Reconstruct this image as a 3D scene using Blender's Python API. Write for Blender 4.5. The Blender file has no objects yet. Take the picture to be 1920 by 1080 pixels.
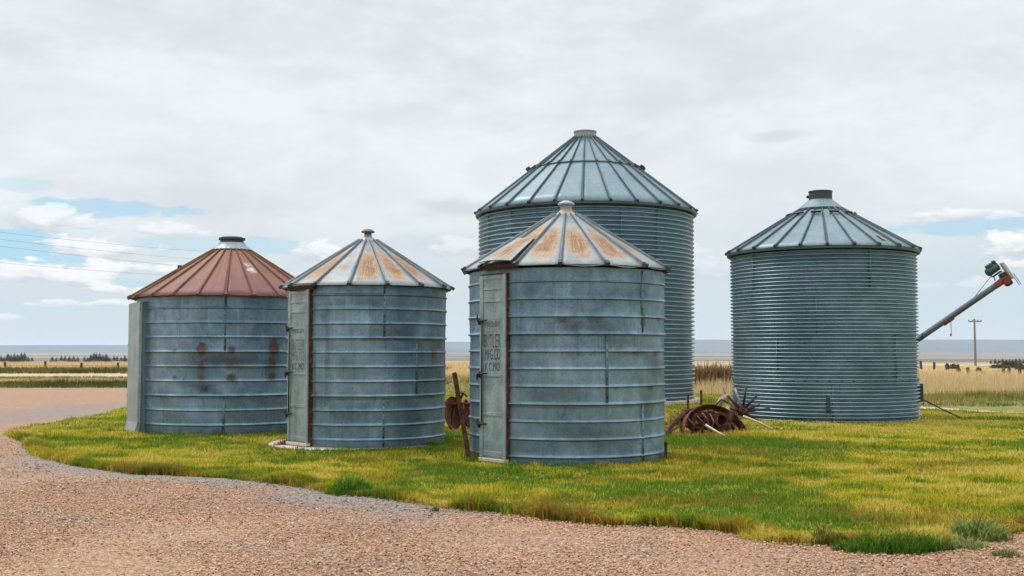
import bpy, bmesh, math, random
import numpy as np
from mathutils import Vector, Matrix

random.seed(7)
RNG = np.random.default_rng(11)
S = bpy.context.scene
C = S.collection
R = math.radians
PI = math.pi

# ------------------------------------------------------------------ helpers
def link(name, me, mat=None, parent=None):
    o = bpy.data.objects.new(name, me)
    C.objects.link(o)
    if mat is not None:
        me.materials.append(mat)
    if parent is not None:
        o.parent = parent
    return o

def tag(o, label=None, cat=None, group=None, kind=None):
    if label: o['label'] = label
    if cat: o['category'] = cat
    if group: o['group'] = group
    if kind: o['kind'] = kind
    return o

def empty(name, loc, label, cat, group=None, rz=0.0):
    o = bpy.data.objects.new(name, None)
    C.objects.link(o)
    o.location = loc
    o.rotation_euler = (0, 0, rz)
    o.empty_display_size = 0.3
    return tag(o, label, cat, group)

def build(bm, name, mat, parent=None, smooth=False, angle=None):
    bmesh.ops.recalc_face_normals(bm, faces=bm.faces[:])
    me = bpy.data.meshes.new(name)
    bm.to_mesh(me); bm.free()
    if smooth:
        me.polygons.foreach_set('use_smooth', [True]*len(me.polygons))
        if angle is not None:
            me.set_sharp_from_angle(angle=R(angle))
    return link(name, me, mat, parent)

def add_box(bm, c, size, rot=None, bevel=0.0):
    """box centred at c with full sizes; rot a Matrix (3x3 or 4x4)"""
    r = bmesh.ops.create_cube(bm, size=1.0)
    vs = r['verts']
    M = Matrix.Translation(Vector(c)) @ (rot.to_4x4() if rot is not None else Matrix.Identity(4)) @ Matrix.Diagonal((size[0], size[1], size[2], 1))
    bmesh.ops.transform(bm, matrix=M, verts=vs)
    if bevel > 0:
        es = list({e for v in vs for e in v.link_edges})
        bmesh.ops.bevel(bm, geom=es, offset=bevel, segments=2, affect='EDGES', profile=0.5)

def add_tube(bm, pts, rad, n=8, caps=True):
    """tube along points; rad scalar or list"""
    pts = [Vector(p) for p in pts]
    rads = rad if isinstance(rad, (list, tuple)) else [rad]*len(pts)
    rings = []
    up = Vector((0.13, 0.21, 0.97)).normalized()
    for i, p in enumerate(pts):
        if i == 0: d = pts[1]-pts[0]
        elif i == len(pts)-1: d = pts[-1]-pts[-2]
        else: d = (pts[i+1]-pts[i]).normalized()+(pts[i]-pts[i-1]).normalized()
        d.normalize()
        u = up if abs(d.dot(up)) < 0.95 else Vector((1, 0, 0))
        a = d.cross(u).normalized(); b = d.cross(a).normalized()
        rings.append([bm.verts.new(p+rads[i]*(math.cos(2*PI*k/n)*a+math.sin(2*PI*k/n)*b)) for k in range(n)])
    for r0, r1 in zip(rings[:-1], rings[1:]):
        for k in range(n):
            bm.faces.new((r0[k], r0[(k+1) % n], r1[(k+1) % n], r1[k]))
    if caps:
        bm.faces.new(rings[0][::-1]); bm.faces.new(rings[-1])

def add_lathe(bm, prof, n=48, origin=(0, 0, 0), M=None, wob=None, close=False):
    """revolve (r,z) profile about z"""
    rings = []
    for (r, z) in prof:
        ring = []
        for k in range(n):
            a = 2*PI*k/n
            rr = r
            p = Vector((rr*math.sin(a), -rr*math.cos(a), z))
            if M is not None: p = M @ p
            ring.append(bm.verts.new(p+Vector(origin)))
        rings.append(ring)
    pairs = list(zip(rings[:-1], rings[1:]))
    if close: pairs.append((rings[-1], rings[0]))
    for r0, r1 in pairs:
        for k in range(n):
            bm.faces.new((r0[k], r0[(k+1) % n], r1[(k+1) % n], r1[k]))
    if not close:
        if prof[0][0] > 1e-4 and prof[0][0] < 0.9: bm.faces.new(rings[0][::-1])
        if prof[-1][0] > 1e-4 and prof[-1][0] < 0.9: bm.faces.new(rings[-1])

def mesh_np(name, V, F, mat, parent=None, smooth=False, colname=None, cols=None, k=None):
    """V (n,3); F (m,k) same-size polygons"""
    V = np.asarray(V, np.float32); F = np.asarray(F, np.int32)
    me = bpy.data.meshes.new(name)
    m, kk = F.shape
    me.vertices.add(len(V)); me.vertices.foreach_set('co', V.ravel())
    me.loops.add(m*kk); me.loops.foreach_set('vertex_index', F.ravel())
    me.polygons.add(m)
    me.polygons.foreach_set('loop_start', np.arange(m, dtype=np.int32)*kk)
    me.polygons.foreach_set('loop_total', np.full(m, kk, np.int32))
    if smooth: me.polygons.foreach_set('use_smooth', np.ones(m, bool))
    me.update(calc_edges=True)
    if cols is not None:
        for cn, cv in ([(colname, cols)] if colname else cols.items()):
            at = me.color_attributes.new(cn, 'FLOAT_COLOR', 'POINT')
            c4 = np.ones((len(V), 4), np.float32); c4[:, :cv.shape[1]] = cv
            at.data.foreach_set('color', c4.ravel())
    me.validate()
    return link(name, me, mat, parent)

_grids = {}
def vnoise(x, y, scale=1.0, seed=0, octaves=3):
    """value noise about 0..1"""
    out = np.zeros(np.shape(x)); amp = 1.0; tot = 0
    for o in range(octaves):
        key = (seed, o)
        if key not in _grids:
            _grids[key] = np.random.default_rng(seed*31+o).random((256, 256))
        G = _grids[key]
        f = (2**o)/scale
        u = np.asarray(x)*f; v = np.asarray(y)*f
        i = np.floor(u).astype(int); j = np.floor(v).astype(int)
        fu = u-i; fv = v-j
        fu = fu*fu*(3-2*fu); fv = fv*fv*(3-2*fv)
        a = G[i % 256, j % 256]; b = G[(i+1) % 256, j % 256]
        c = G[i % 256, (j+1) % 256]; d = G[(i+1) % 256, (j+1) % 256]
        out += amp*((a*(1-fu)+b*fu)*(1-fv)+(c*(1-fu)+d*fu)*fv); tot += amp; amp *= .5
    return out/tot

def inside(px, py, poly):
    poly = np.asarray(poly); res = np.zeros(np.shape(px), bool)
    x0, y0 = poly[:, 0], poly[:, 1]; x1, y1 = np.roll(x0, -1), np.roll(y0, -1)
    for a, b, c, d in zip(x0, y0, x1, y1):
        if b == d: continue
        cond = ((b > py) != (d > py)) & (px < (c-a)*(py-b)/(d-b)+a)
        res ^= cond
    return res

def seg_dist(px, py, pts):
    best = np.full(np.shape(px), 1e9)
    for (a, b), (c, d) in zip(pts[:-1], pts[1:]):
        dx, dy = c-a, d-b; L = dx*dx+dy*dy
        t = np.clip(((px-a)*dx+(py-b)*dy)/L, 0, 1)
        best = np.minimum(best, np.hypot(px-a-t*dx, py-b-t*dy))
    return best

def sstep(a, b, x):
    t = np.clip((x-a)/(b-a), 0, 1); return t*t*(3-2*t)

# ------------------------------------------------------------------ materials
class NT:
    def __init__(self, name):
        self.mat = bpy.data.materials.new(name); self.mat.use_nodes = True
        self.t = self.mat.node_tree
        self.b = self.t.nodes['Principled BSDF']
    def n(self, typ, **kw):
        nd = self.t.nodes.new(typ)
        for k, v in kw.items(): setattr(nd, k, v)
        return nd
    def l(self, a, b): self.t.links.new(a, b)
    def set(self, sock, v):
        if hasattr(v, 'is_output') or isinstance(v, bpy.types.NodeSocket): self.l(v, sock)
        else:
            if hasattr(sock, 'default_value'):
                try: sock.default_value = v
                except Exception: sock.default_value = (*v, 1)
    def coord(self, out='Object', scale=(1, 1, 1), rot=(0, 0, 0)):
        tc = self.n('ShaderNodeTexCoord'); mp = self.n('ShaderNodeMapping')
        self.l(tc.outputs[out], mp.inputs['Vector'])
        mp.inputs['Scale'].default_value = scale; mp.inputs['Rotation'].default_value = rot
        return mp.outputs['Vector']
    def noise(self, vec, scale, detail=4, rough=.55, dist=0):
        nd = self.n('ShaderNodeTexNoise'); self.l(vec, nd.inputs['Vector'])
        nd.inputs['Scale'].default_value = scale; nd.inputs['Detail'].default_value = detail
        nd.inputs['Roughness'].default_value = rough; nd.inputs['Distortion'].default_value = dist
        return nd.outputs['Fac']
    def ramp(self, fac, stops):
        nd = self.n('ShaderNodeValToRGB'); self.l(fac, nd.inputs['Fac'])
        e = nd.color_ramp.elements
        while len(e) < len(stops): e.new(0.5)
        for el, (p, c) in zip(e, stops):
            el.position = p; el.color = (*c, 1) if not isinstance(c, (int, float)) else (c, c, c, 1)
        return nd.outputs['Color']
    def mix(self, fac, a, b, mode='MIX'):
        nd = self.n('ShaderNodeMix', data_type='RGBA', blend_type=mode)
        self.set(nd.inputs[0], fac); self.set(nd.inputs[6], a if isinstance(a, bpy.types.NodeSocket) else (*a, 1)); self.set(nd.inputs[7], b if isinstance(b, bpy.types.NodeSocket) else (*b, 1))
        return nd.outputs[2]
    def m(self, op, a, b=0.0, c=None, clamp=False):
        nd = self.n('ShaderNodeMath', operation=op, use_clamp=clamp)
        self.set(nd.inputs[0], a); self.set(nd.inputs[1], b)
        if c is not None: self.set(nd.inputs[2], c)
        return nd.outputs[0]
    def sm(self, x, a, b):
        nd = self.n('ShaderNodeMapRange', interpolation_type='SMOOTHSTEP')
        self.set(nd.inputs[0], x); nd.inputs[1].default_value = a; nd.inputs[2].default_value = b
        return nd.outputs[0]
    def attr(self, name):
        nd = self.n('ShaderNodeAttribute', attribute_name=name)
        sp = self.n('ShaderNodeSeparateColor'); self.l(nd.outputs['Color'], sp.inputs[0])
        return nd.outputs['Color'], sp.outputs[0], sp.outputs[1], sp.outputs[2]
    def bump(self, h, strength=.3, dist=.01):
        nd = self.n('ShaderNodeBump'); self.l(h, nd.inputs['Height'])
        nd.inputs['Strength'].default_value = strength; nd.inputs['Distance'].default_value = dist
        self.l(nd.outputs[0], self.b.inputs['Normal'])
    def out(self, color=None, rough=None, metal=None, spec=None):
        if color is not None: self.set(self.b.inputs['Base Color'], color if isinstance(color, bpy.types.NodeSocket) else (*color, 1))
        if rough is not None: self.set(self.b.inputs['Roughness'], rough)
        if metal is not None: self.set(self.b.inputs['Metallic'], metal)
        if spec is not None: self.set(self.b.inputs['Specular IOR Level'], spec)
        return self.mat

RUST_D = (.085, .022, .012); RUST_M = (.24, .065, .024); RUST_L = (.42, .22, .085)

def galv(name, a, b, metal=.45, rough=.5, stain=False, streak=.5, mott=.25):
    t = NT(name); v = t.coord()
    big = t.noise(v, 1.1, 4, .6)
    col = t.mix(t.sm(big, .3, .7), a, b)
    sp = t.noise(v, 42, 3, .7)
    col = t.mix(.75, col, t.ramp(sp, [(.25, .62), (.75, 1.25)]), 'MULTIPLY')
    vs = t.noise(t.coord(scale=(9, 9, .5)), 1.6, 5, .65)
    col = t.mix(t.m('MULTIPLY', t.sm(vs, .5, .8), streak), col, t.mix(.6, col, (.05, .06, .065)))
    vs2 = t.noise(t.coord(scale=(14, 14, .35)), 1.0, 3, .6)
    col = t.mix(t.m('MULTIPLY', t.sm(vs2, .56, .8), .45*streak), col, (.45, .52, .54))
    mot = t.noise(v, 4.5, 6, .72, .6)
    col = t.mix(mott, col, t.ramp(mot, [(.28, .45), (.5, .95), (.72, 1.45)]), 'MULTIPLY')
    met = metal
    if stain:
        _, ru, dk, pl = t.attr('stain')
        nn = t.noise(v, 16, 5, .7)
        col = t.mix(t.m('MULTIPLY', pl, .6, clamp=True), col, (.42, .50, .54))
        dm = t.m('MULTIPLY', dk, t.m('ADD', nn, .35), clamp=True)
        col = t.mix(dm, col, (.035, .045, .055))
        rm = t.m('MULTIPLY', t.sm(t.m('ADD', ru, t.m('MULTIPLY_ADD', nn, 1.1, -.58)), .12, .85), .9)
        rm = t.m('MULTIPLY', rm, t.sm(ru, 0.0, .12))
        rc = t.ramp(t.noise(v, 9, 4, .6), [(.3, (.028, .019, .013)), (.6, (.085, .046, .025)), (.8, (.16, .095, .05))])
        col = t.mix(rm, col, rc)
        met = t.m('MULTIPLY', t.m('SUBTRACT', 1.0, rm), metal)
    t.bump(t.noise(v, 7, 4, .6), .12, .02)
    return t.out(col, t.m('MULTIPLY_ADD', sp, .25, rough-.12), met)

def paint(name, col, rough=.5, metal=0.0, var=.35, scale=6, dirt=(.05, .04, .03), dirtamt=.3):
    t = NT(name); v = t.coord()
    nz = t.noise(v, scale, 5, .65)
    c = t.mix(t.m('MULTIPLY', t.sm(nz, .45, .75), dirtamt), col, dirt)
    c = t.mix(var, c, t.ramp(t.noise(v, scale*5, 3, .6), [(.2, .55), (.8, 1.4)]), 'MULTIPLY')
    t.bump(nz, .15, .01)
    return t.out(c, rough, metal)

def rusty(name, k=1.0):
    t = NT(name); v = t.coord()
    c = t.ramp(t.noise(v, 11, 6, .7), [(.28, tuple(.5*x*k for x in RUST_D)), (.45, tuple(x*k for x in RUST_D)), (.62, tuple(x*k for x in RUST_M)), (.85, tuple(x*.7*k for x in RUST_L))])
    t.bump(t.noise(v, 60, 4, .7), .4, .008)
    return t.out(c, .85, .1)

def wood(name, a, b):
    t = NT(name)
    g = t.noise(t.coord(scale=(14, 14, 1.6)), 3, 5, .65)
    c = t.ramp(g, [(.3, a), (.7, b)])
    t.bump(g, .4, .01)
    return t.out(c, .85)

MAT = {}
MAT['wall_old'] = galv('galvanized_banded', (.142, .237, .307), (.212, .315, .395), .55, .44, stain=True, streak=.7, mott=.7)
MAT['wall_blue'] = galv('galvanized_banded_blue', (.145, .235, .312), (.215, .313, .40), .55, .44, stain=True, streak=.7, mott=.7)
MAT['wall_corr'] = galv('galvanized_corrugated', (.235, .340, .415), (.300, .415, .495), .78, .40, stain=True, streak=.30, mott=.3)
def seam_mat(name, a, b, wide):
    m = galv(name, a, b, .35, .5, streak=.3)
    t = NT.__new__(NT); t.mat = m; t.t = m.node_tree; t.b = t.t.nodes['Principled BSDF']
    uv = t.n('ShaderNodeUVMap'); sp = t.n('ShaderNodeSeparateXYZ'); t.l(uv.outputs[0], sp.inputs[0])
    fv = t.m('ABSOLUTE', t.m('SUBTRACT', t.m('FRACT', sp.outputs[1]), .5)); fu = t.m('MULTIPLY', t.m('ABSOLUTE', t.m('SUBTRACT', sp.outputs[0], .5)), wide)
    d = t.m('SQRT', t.m('ADD', t.m('MULTIPLY', fv, fv), t.m('MULTIPLY', fu, fu)))
    dot = t.m('SUBTRACT', 1.0, t.sm(d, .10, .17))
    old = t.b.inputs['Base Color'].links[0].from_socket
    t.l(t.mix(dot, old, (.03, .035, .04)), t.b.inputs['Base Color'])
    return m
MAT['seam'] = seam_mat('bolted_seam', (.095, .15, .185), (.15, .225, .27), .38)
MAT['seam_corr'] = seam_mat('bolted_lap', (.13, .20, .24), (.18, .26, .30), .30)
MAT['seam_dark'] = galv('dark_seam', (.10, .155, .185), (.14, .20, .235), .5, .5)
MAT['roof_new'] = galv('galvanized_roof', (.15, .215, .245), (.185, .255, .285), .45, .45, streak=.15)
MAT['rib_new'] = galv('galvanized_roof_rib', (.055, .085, .10), (.08, .115, .13), .40, .5, streak=.2)
MAT['door'] = galv('galvanized_door', (.225, .29, .305), (.31, .38, .39), .30, .55, stain=False, streak=.9, mott=.6)
MAT['door_pale'] = galv('galvanized_door_pale', (.26, .30, .32), (.33, .37, .385), .30, .5, streak=.5, mott=.4)
MAT['cap_dark'] = paint('weathered_dark_metal', (.045, .060, .062), .6, .4, dirt=(.10, .10, .09), dirtamt=.5)
MAT['cap_grey'] = galv('galvanized_cap', (.26, .31, .32), (.34, .39, .40), .4, .5)
MAT['jamb'] = rusty('rusty_jamb', .55)
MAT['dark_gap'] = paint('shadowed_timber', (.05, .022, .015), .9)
MAT['rust'] = rusty('rusty_iron', 1.0)
MAT['rust_red'] = rusty('red_rusty_iron', 1.25)
MAT['rust_dark'] = rusty('dark_rusty_iron', .5)
MAT['iron'] = paint('black_iron', (.03, .032, .034), .6, .5, dirt=(.09, .04, .02), dirtamt=.6)
MAT['bolt'] = paint('dark_bolt', (.05, .06, .065), .6, .3)
MAT['letter'] = paint('faded_stencil_ink', (.035, .05, .06), .8, var=.8, scale=22, dirt=(.22, .27, .29), dirtamt=.75)
MAT['letter_faint'] = paint('worn_stencil_ink', (.10, .135, .15), .8, var=.8, scale=22, dirt=(.24, .29, .30), dirtamt=.95)
MAT['letter_red'] = paint('faded_orange_ink', (.36, .12, .05), .8, var=.8, scale=30, dirt=(.27, .22, .18), dirtamt=.8)
MAT['wood_grey'] = wood('weathered_grey_wood', (.16, .13, .11), (.42, .37, .32))
MAT['wood_pale'] = wood('bleached_stick', (.38, .32, .22), (.62, .55, .42))
MAT['wood_post'] = wood('old_post', (.025, .02, .017), (.075, .058, .045))
MAT['wood_pole'] = wood('pole_wood', (.13, .125, .12), (.24, .23, .22))
MAT['concrete'] = paint('weathered_concrete', (.52, .46, .37), .9, var=.5, scale=4, dirt=(.30, .27, .2), dirtamt=.5)
MAT['green_paint'] = paint('dark_green_paint', (.018, .055, .035), .45, .1)
MAT['red_paint'] = paint('faded_red_paint', (.19, .02, .018), .55, .0, dirt=(.12, .03, .02), dirtamt=.6)
MAT['guard'] = paint('pale_guard_paint', (.46, .47, .43), .5, dirtamt=.4)
MAT['tube'] = galv('auger_tube_metal', (.045, .062, .075), (.075, .098, .112), .3, .5)
MAT['rubber'] = paint('tyre_rubber', (.025, .025, .027), .85)
MAT['wire'] = paint('cable_metal', (.10, .11, .12), .6, .3)

def leafmat(name, transl=.35, rough=.7):
    t = NT(name)
    c, r_, g_, b_ = t.attr('col')
    t.out(c, rough, 0.0, .2)
    tr = t.n('ShaderNodeBsdfTranslucent'); t.l(c, tr.inputs['Color'])
    mx = t.n('ShaderNodeMixShader'); mx.inputs[0].default_value = transl
    t.l(t.b.outputs[0], mx.inputs[1]); t.l(tr.outputs[0], mx.inputs[2])
    o = t.t.nodes['Material Output']; t.l(mx.outputs[0], o.inputs['Surface'])
    return t.mat
MAT['blade'] = leafmat('grass_blade')
MAT['needle'] = leafmat('needles', .1)

# roof sheets that rust: uv: u over the panel, v from ridge (0) to eave (1); colour attribute: rust amount, seed, tint
def roof_rust(name, base_a, base_b, mode):
    t = NT(name); v = t.coord()
    col, amt, seed, pale = t.attr('panel')
    uv = t.n('ShaderNodeUVMap'); sp = t.n('ShaderNodeSeparateXYZ'); t.l(uv.outputs[0], sp.inputs[0])
    u, w = sp.outputs[0], sp.outputs[1]
    base = t.mix(t.sm(t.noise(v, 2.3, 4, .6), .35, .65), base_a, base_b)
    base = t.mix(.6, base, t.ramp(t.noise(v, 30, 3, .6), [(.25, .72), (.75, 1.2)]), 'MULTIPLY')
    if mode == 'patch':
        # blotch in the middle of the sheet, streaks running down the slope
        uc = t.m('ABSOLUTE', t.m('SUBTRACT', u, .5))
        du = t.m('SUBTRACT', 1.0, t.m('POWER', t.m('MULTIPLY', uc, 2.25), 2.2))
        top = t.sm(w, .06, .55); bot = t.m('SUBTRACT', 1.0, t.sm(w, .66, 1.0))
        core = t.m('MULTIPLY', t.m('MULTIPLY', du, top), bot)
        cx = t.n('ShaderNodeCombineXYZ'); t.l(t.m('MULTIPLY_ADD', seed, 37.0, t.m('MULTIPLY', u, 9.0)), cx.inputs[0]); t.l(t.m('MULTIPLY', w, 1.6), cx.inputs[1]); t.l(t.m('MULTIPLY', seed, 11.0), cx.inputs[2])
        st = t.noise(cx.outputs[0], 1.6, 5, .65)
        n2 = t.noise(v, 3.2, 5, .6)
        val = t.m('MULTIPLY', core, t.m('MULTIPLY', amt, 1.15))
        val = t.m('ADD', val, t.m('MULTIPLY_ADD', st, .5, -.27))
        val = t.m('ADD', val, t.m('MULTIPLY_ADD', n2, 1.5, -.80))
        val = t.m('ADD', val, t.m('MULTIPLY_ADD', t.noise(v, 14, 5, .7), .8, -.4))
        rm = t.m('MULTIPLY', t.m('MULTIPLY', t.sm(val, -.05, .95), .92), t.sm(amt, 0.02, .2))
        rc = t.ramp(t.m('ADD', t.m('MULTIPLY', t.noise(cx.outputs[0], 2.6, 6, .7), .45), t.m('MULTIPLY', t.noise(v, 8, 6, .7), .55)), [(.36, (.12, .050, .018)), (.45, (.27, .125, .040)), (.53, (.38, .205, .075)), (.64, (.42, .29, .165))])
        c = t.mix(rm, base, rc)
        dk = t.sm(t.m('MULTIPLY', t.noise(cx.outputs[0], 4.0, 5, .75), t.m('MULTIPLY_ADD', core, .7, .42)), .46, .60)
        c = t.mix(t.m('MULTIPLY', t.m('MULTIPLY', dk, rm), .85), c, (.13, .052, .02))
        met = t.m('MULTIPLY', t.m('SUBTRACT', 1.0, rm), .35)
        t.bump(t.noise(v, 5, 4, .6), .15, .02)
        return t.out(c, .55, met)
    else:
        cx = t.n('ShaderNodeCombineXYZ'); t.l(t.m('MULTIPLY_ADD', seed, 29.0, t.m('MULTIPLY', u, 5.0)), cx.inputs[0]); t.l(t.m('MULTIPLY', w, 1.2), cx.inputs[1])
        st = t.noise(cx.outputs[0], 1.5, 5, .65)
        c = t.mix(t.m('MULTIPLY', t.m('MULTIPLY', t.sm(st, .36, .60), t.m('SUBTRACT', 1.0, t.sm(w, .1, .95))), .85), base, (.26, .125, .05))
        c = t.mix(t.m('MULTIPLY', t.sm(st, .62, .3), .45), c, (.12, .035, .028))
        c = t.mix(t.m('MULTIPLY', t.m('MULTIPLY', pale, t.sm(t.noise(v, 9, 4, .6), .35, .6)), t.m('MULTIPLY', t.m('SUBTRACT', 1.0, t.sm(t.m('ABSOLUTE', t.m('SUBTRACT', w, .45)), .04, .13)), t.m('SUBTRACT', 1.0, t.sm(t.m('ABSOLUTE', t.m('SUBTRACT', u, .5)), .2, .42)))), c, (.50, .46, .43))
        t.bump(t.noise(v, 5, 4, .6), .15, .02)
        return t.out(c, .6, .1)
MAT['roof_patch'] = roof_rust('rust_patched_roof', (.215, .25, .27), (.305, .33, .335), 'patch')
MAT['roof_red'] = roof_rust('red_oxide_roof', (.135, .042, .038), (.185, .066, .058), 'red')
MAT['rib_old'] = galv('old_roof_rib', (.10, .125, .14), (.16, .19, .205), .3, .55)
MAT['rib_red'] = paint('ochre_rust_rib', (.165, .075, .032), .8, .1, dirt=(.055, .024, .016), dirtamt=.9)

# ground materials
def ground_mat():
    t = NT('dry_prairie'); v = t.coord()
    sp = t.n('ShaderNodeSeparateXYZ'); t.l(v, sp.inputs[0])
    y = sp.outputs[1]
    n1 = t.noise(v, .12, 6, .65); n2 = t.noise(v, 2.2, 6, .7)
    tan = t.ramp(n2, [(.3, (.36, .25, .115)), (.7, (.54, .40, .21))])
    grn = t.ramp(n2, [(.3, (.10, .11, .025)), (.55, (.21, .20, .06)), (.75, (.33, .27, .11))])
    near = t.m('SUBTRACT', 1.0, t.sm(t.m('ADD', y, t.m('MULTIPLY_ADD', n1, 16.0, -8.0)), 48.0, 60.0))
    c = t.mix(near, tan, grn)
    # far plain: broad streaks of scrub and pale grass
    f = t.noise(t.coord(scale=(.0006, .0022, .0)), 1.0, 5, .6)
    far = t.ramp(f, [(.36, (.06, .075, .075)), (.46, (.12, .12, .10)), (.54, (.26, .22, .165)), (.70, (.36, .30, .22))])
    c = t.mix(t.sm(y, 260.0, 900.0), c, far)
    t.bump(n2, .5, .05)
    return t.out(c, .95, 0, .2)
MAT['ground'] = ground_mat()

def lawn_mat():
    t = NT('lawn_thatch'); v = t.coord()
    n1 = t.noise(v, .55, 5, .65); n2 = t.noise(v, 14, 5, .7)
    c = t.ramp(n1, [(.34, (.11, .15, .018)), (.48, (.24, .23, .03)), (.62, (.36, .29, .05)), (.78, (.40, .28, .06))])
    c = t.mix(.8, c, t.ramp(n2, [(.25, .45), (.75, 1.3)]), 'MULTIPLY')
    t.bump(n2, .8, .04)
    return t.out(c, .95, 0, .1)
MAT['lawn'] = lawn_mat()

def gravel_mat():
    t = NT('pink_gravel'); v = t.coord()
    _, gr, dk, _b = t.attr('tone')
    vo = t.n('ShaderNodeTexVoronoi'); t.l(v, vo.inputs['Vector']); vo.inputs['Scale'].default_value = 34
    vo2 = t.n('ShaderNodeTexVoronoi'); t.l(v, vo2.inputs['Vector']); vo2.inputs['Scale'].default_value = 75
    s1 = t.n('ShaderNodeSeparateColor'); t.l(vo.outputs['Color'], s1.inputs[0])
    s2 = t.n('ShaderNodeSeparateColor'); t.l(vo2.outputs['Color'], s2.inputs[0])
    pal = [(.0, (.18, .105, .072)), (.2, (.34, .19, .118)), (.55, (.47, .29, .185)), (.8, (.53, .345, .225)), (1.0, (.60, .46, .345))]
    c1 = t.ramp(s1.outputs[0], pal); c2 = t.ramp(s2.outputs[0], pal)
    c = t.mix(t.sm(s1.outputs[1], .45, .55), c1, c2)
    big = t.noise(v, .5, 5, .6)
    c = t.mix(t.m('MULTIPLY', t.sm(big, .42, .7), .6), c, t.mix(.7, c, (.42, .235, .15)))
    c = t.mix(t.m('MULTIPLY', t.sm(t.noise(v, .23, 6, .6), .5, .68), .5), c, t.mix(.6, c, (.34, .29, .26)))
    grey = t.mix(.75, t.ramp(s2.outputs[1], [(.0, (.16, .155, .155)), (1.0, (.44, .42, .40))]), c, 'MIX')
    grey2 = t.ramp(s2.outputs[1], [(.0, (.15, .15, .155)), (1.0, (.36, .36, .355))])
    c = t.mix(gr, c, t.mix(.35, grey2, grey))
    hh = t.m('ADD', t.m('MULTIPLY', vo.outputs['Distance'], -1.0), t.m('MULTIPLY', vo2.outputs['Distance'], -.6))
    t.bump(hh, 1.0, .03)
    return t.out(c, .9, 0, .25)
MAT['gravel'] = gravel_mat()
tt = NT('pebble_stone'); cc, _, _, _ = tt.attr('col'); MAT['pebble'] = tt.out(tt.mix(.4, cc, tt.ramp(tt.noise(tt.coord(), 60, 3), [(.3, .6), (.7, 1.3)]), 'MULTIPLY'), .85, 0, .3)
def path_mat():
    t = NT('pale_dirt'); v = t.coord()
    c = t.ramp(t.noise(v, 3, 6, .7), [(.3, (.33, .27, .17)), (.7, (.52, .44, .31))])
    t.bump(t.noise(v, 20, 4, .6), .5, .02)
    return t.out(c, .95, 0, .2)
MAT['path'] = path_mat()
def hill_mat():
    t = NT('distant_scrub'); v = t.coord(scale=(.0012, .0012, .004))
    c = t.ramp(t.noise(v, 1.0, 6, .65), [(.35, (.045, .06, .065)), (.65, (.12, .12, .115))])
    return t.out(c, .95, 0, .1)
MAT['hill'] = hill_mat()

# ------------------------------------------------------------------ camera
F_PX = 2050.0; CAM_H = 1.6
PITCH = math.atan(118/F_PX)
cam_d = bpy.data.cameras.new('camera'); cam = bpy.data.objects.new('camera', cam_d); C.objects.link(cam)
cam.location = (0, 0, CAM_H); cam.rotation_euler = (R(90)+PITCH, 0, 0)
cam_d.sensor_width = 36; cam_d.lens = 36*F_PX/1920
cam_d.clip_start = .1; cam_d.clip_end = 60000
S.camera = cam

# ------------------------------------------------------------------ terrain
def terr(x, y):
    """height of the open land: flat yard, then falling to a lower plain"""
    d = np.hypot(x, y)
    crest = 145-25*sstep(0, 60, x)
    z = -2.6*sstep(crest, crest+160, d)-4.2*sstep(300, 900, d)-6*sstep(900, 4000, d)-4*sstep(4000, 12000, d)
    z = z+(vnoise(x, y, 300, 5, 3)-.5)*3.0*sstep(350, 1200, d)+(vnoise(x, y, 2500, 6, 3)-.5)*10*sstep(1500, 5000, d)
    return np.where(d < 110, 0.0, z)

na = 240
rad = np.concatenate([[0.0], np.geomspace(2, 13500, 110)])
A = np.linspace(0, 2*PI, na, endpoint=False)
VX = np.concatenate([[0.0], (rad[1:, None]*np.sin(A)[None]).ravel()]); VY = np.concatenate([[0.0], (rad[1:, None]*np.cos(A)[None]).ravel()])
VZ = terr(VX, VY); VZ[np.hypot(VX, VY) < 110] = 0
nr = len(rad)-1
fs = []
idx = 1+np.arange(nr*na).reshape(nr, na)
q = np.stack([idx[:-1], np.roll(idx, -1, 1)[:-1], np.roll(idx, -1, 1)[1:], idx[1:]], -1).reshape(-1, 4)[:, ::-1]
bm = bmesh.new()
gme = mesh_np('ground', np.stack([VX, VY, VZ], 1), q, MAT['ground'], smooth=True)
bm.from_mesh(gme.data); bm.verts.ensure_lookup_table()
for k in range(na):
    bm.faces.new((bm.verts[0], bm.verts[1+(k+1) % na], bm.verts[1+k]))
bmesh.ops.recalc_face_normals(bm, faces=bm.faces[:])
if sum(f.normal.z for f in bm.faces) < 0: bmesh.ops.reverse_faces(bm, faces=bm.faces[:])
bm.to_mesh(gme.data); bm.free()
gme.data.polygons.foreach_set('use_smooth', [True]*len(gme.data.polygons))
tag(gme, kind='structure')

# distant tablelands: long plateau with shallow gullies
def tableland(y0, y1, x0, x1, hfun, seed):
    nx, ny = 260, 14
    xs = np.linspace(x0, x1, nx); ts = np.linspace(0, 1, ny)
    X, T = np.meshgrid(xs, ts)
    Y = y0+(y1-y0)*T+(vnoise(X, X*0, 900, seed, 3)-.5)*900*(1-T)
    Z = hfun(X)*sstep(0.0, .55, T+(vnoise(X, T*3000, 500, seed+1, 3)-.5)*.25)-24
    Z[-1] = -40
    i = np.arange(nx*ny).reshape(ny, nx)
    f = np.stack([i[:-1, :-1], i[:-1, 1:], i[1:, 1:], i[1:, :-1]], -1).reshape(-1, 4)
    o = mesh_np('hills', np.stack([X, Y, Z], -1).reshape(-1, 3), f, MAT['hill'], smooth=True)
    return tag(o, kind='structure')
tableland(9000, 12000, -7500, 7500, lambda x: 82+40*sstep(-3500, 500, x)+14*sstep(300, 2400, x)+(vnoise(x, x*0, 900, 21, 3)-.5)*9, 20)

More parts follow.
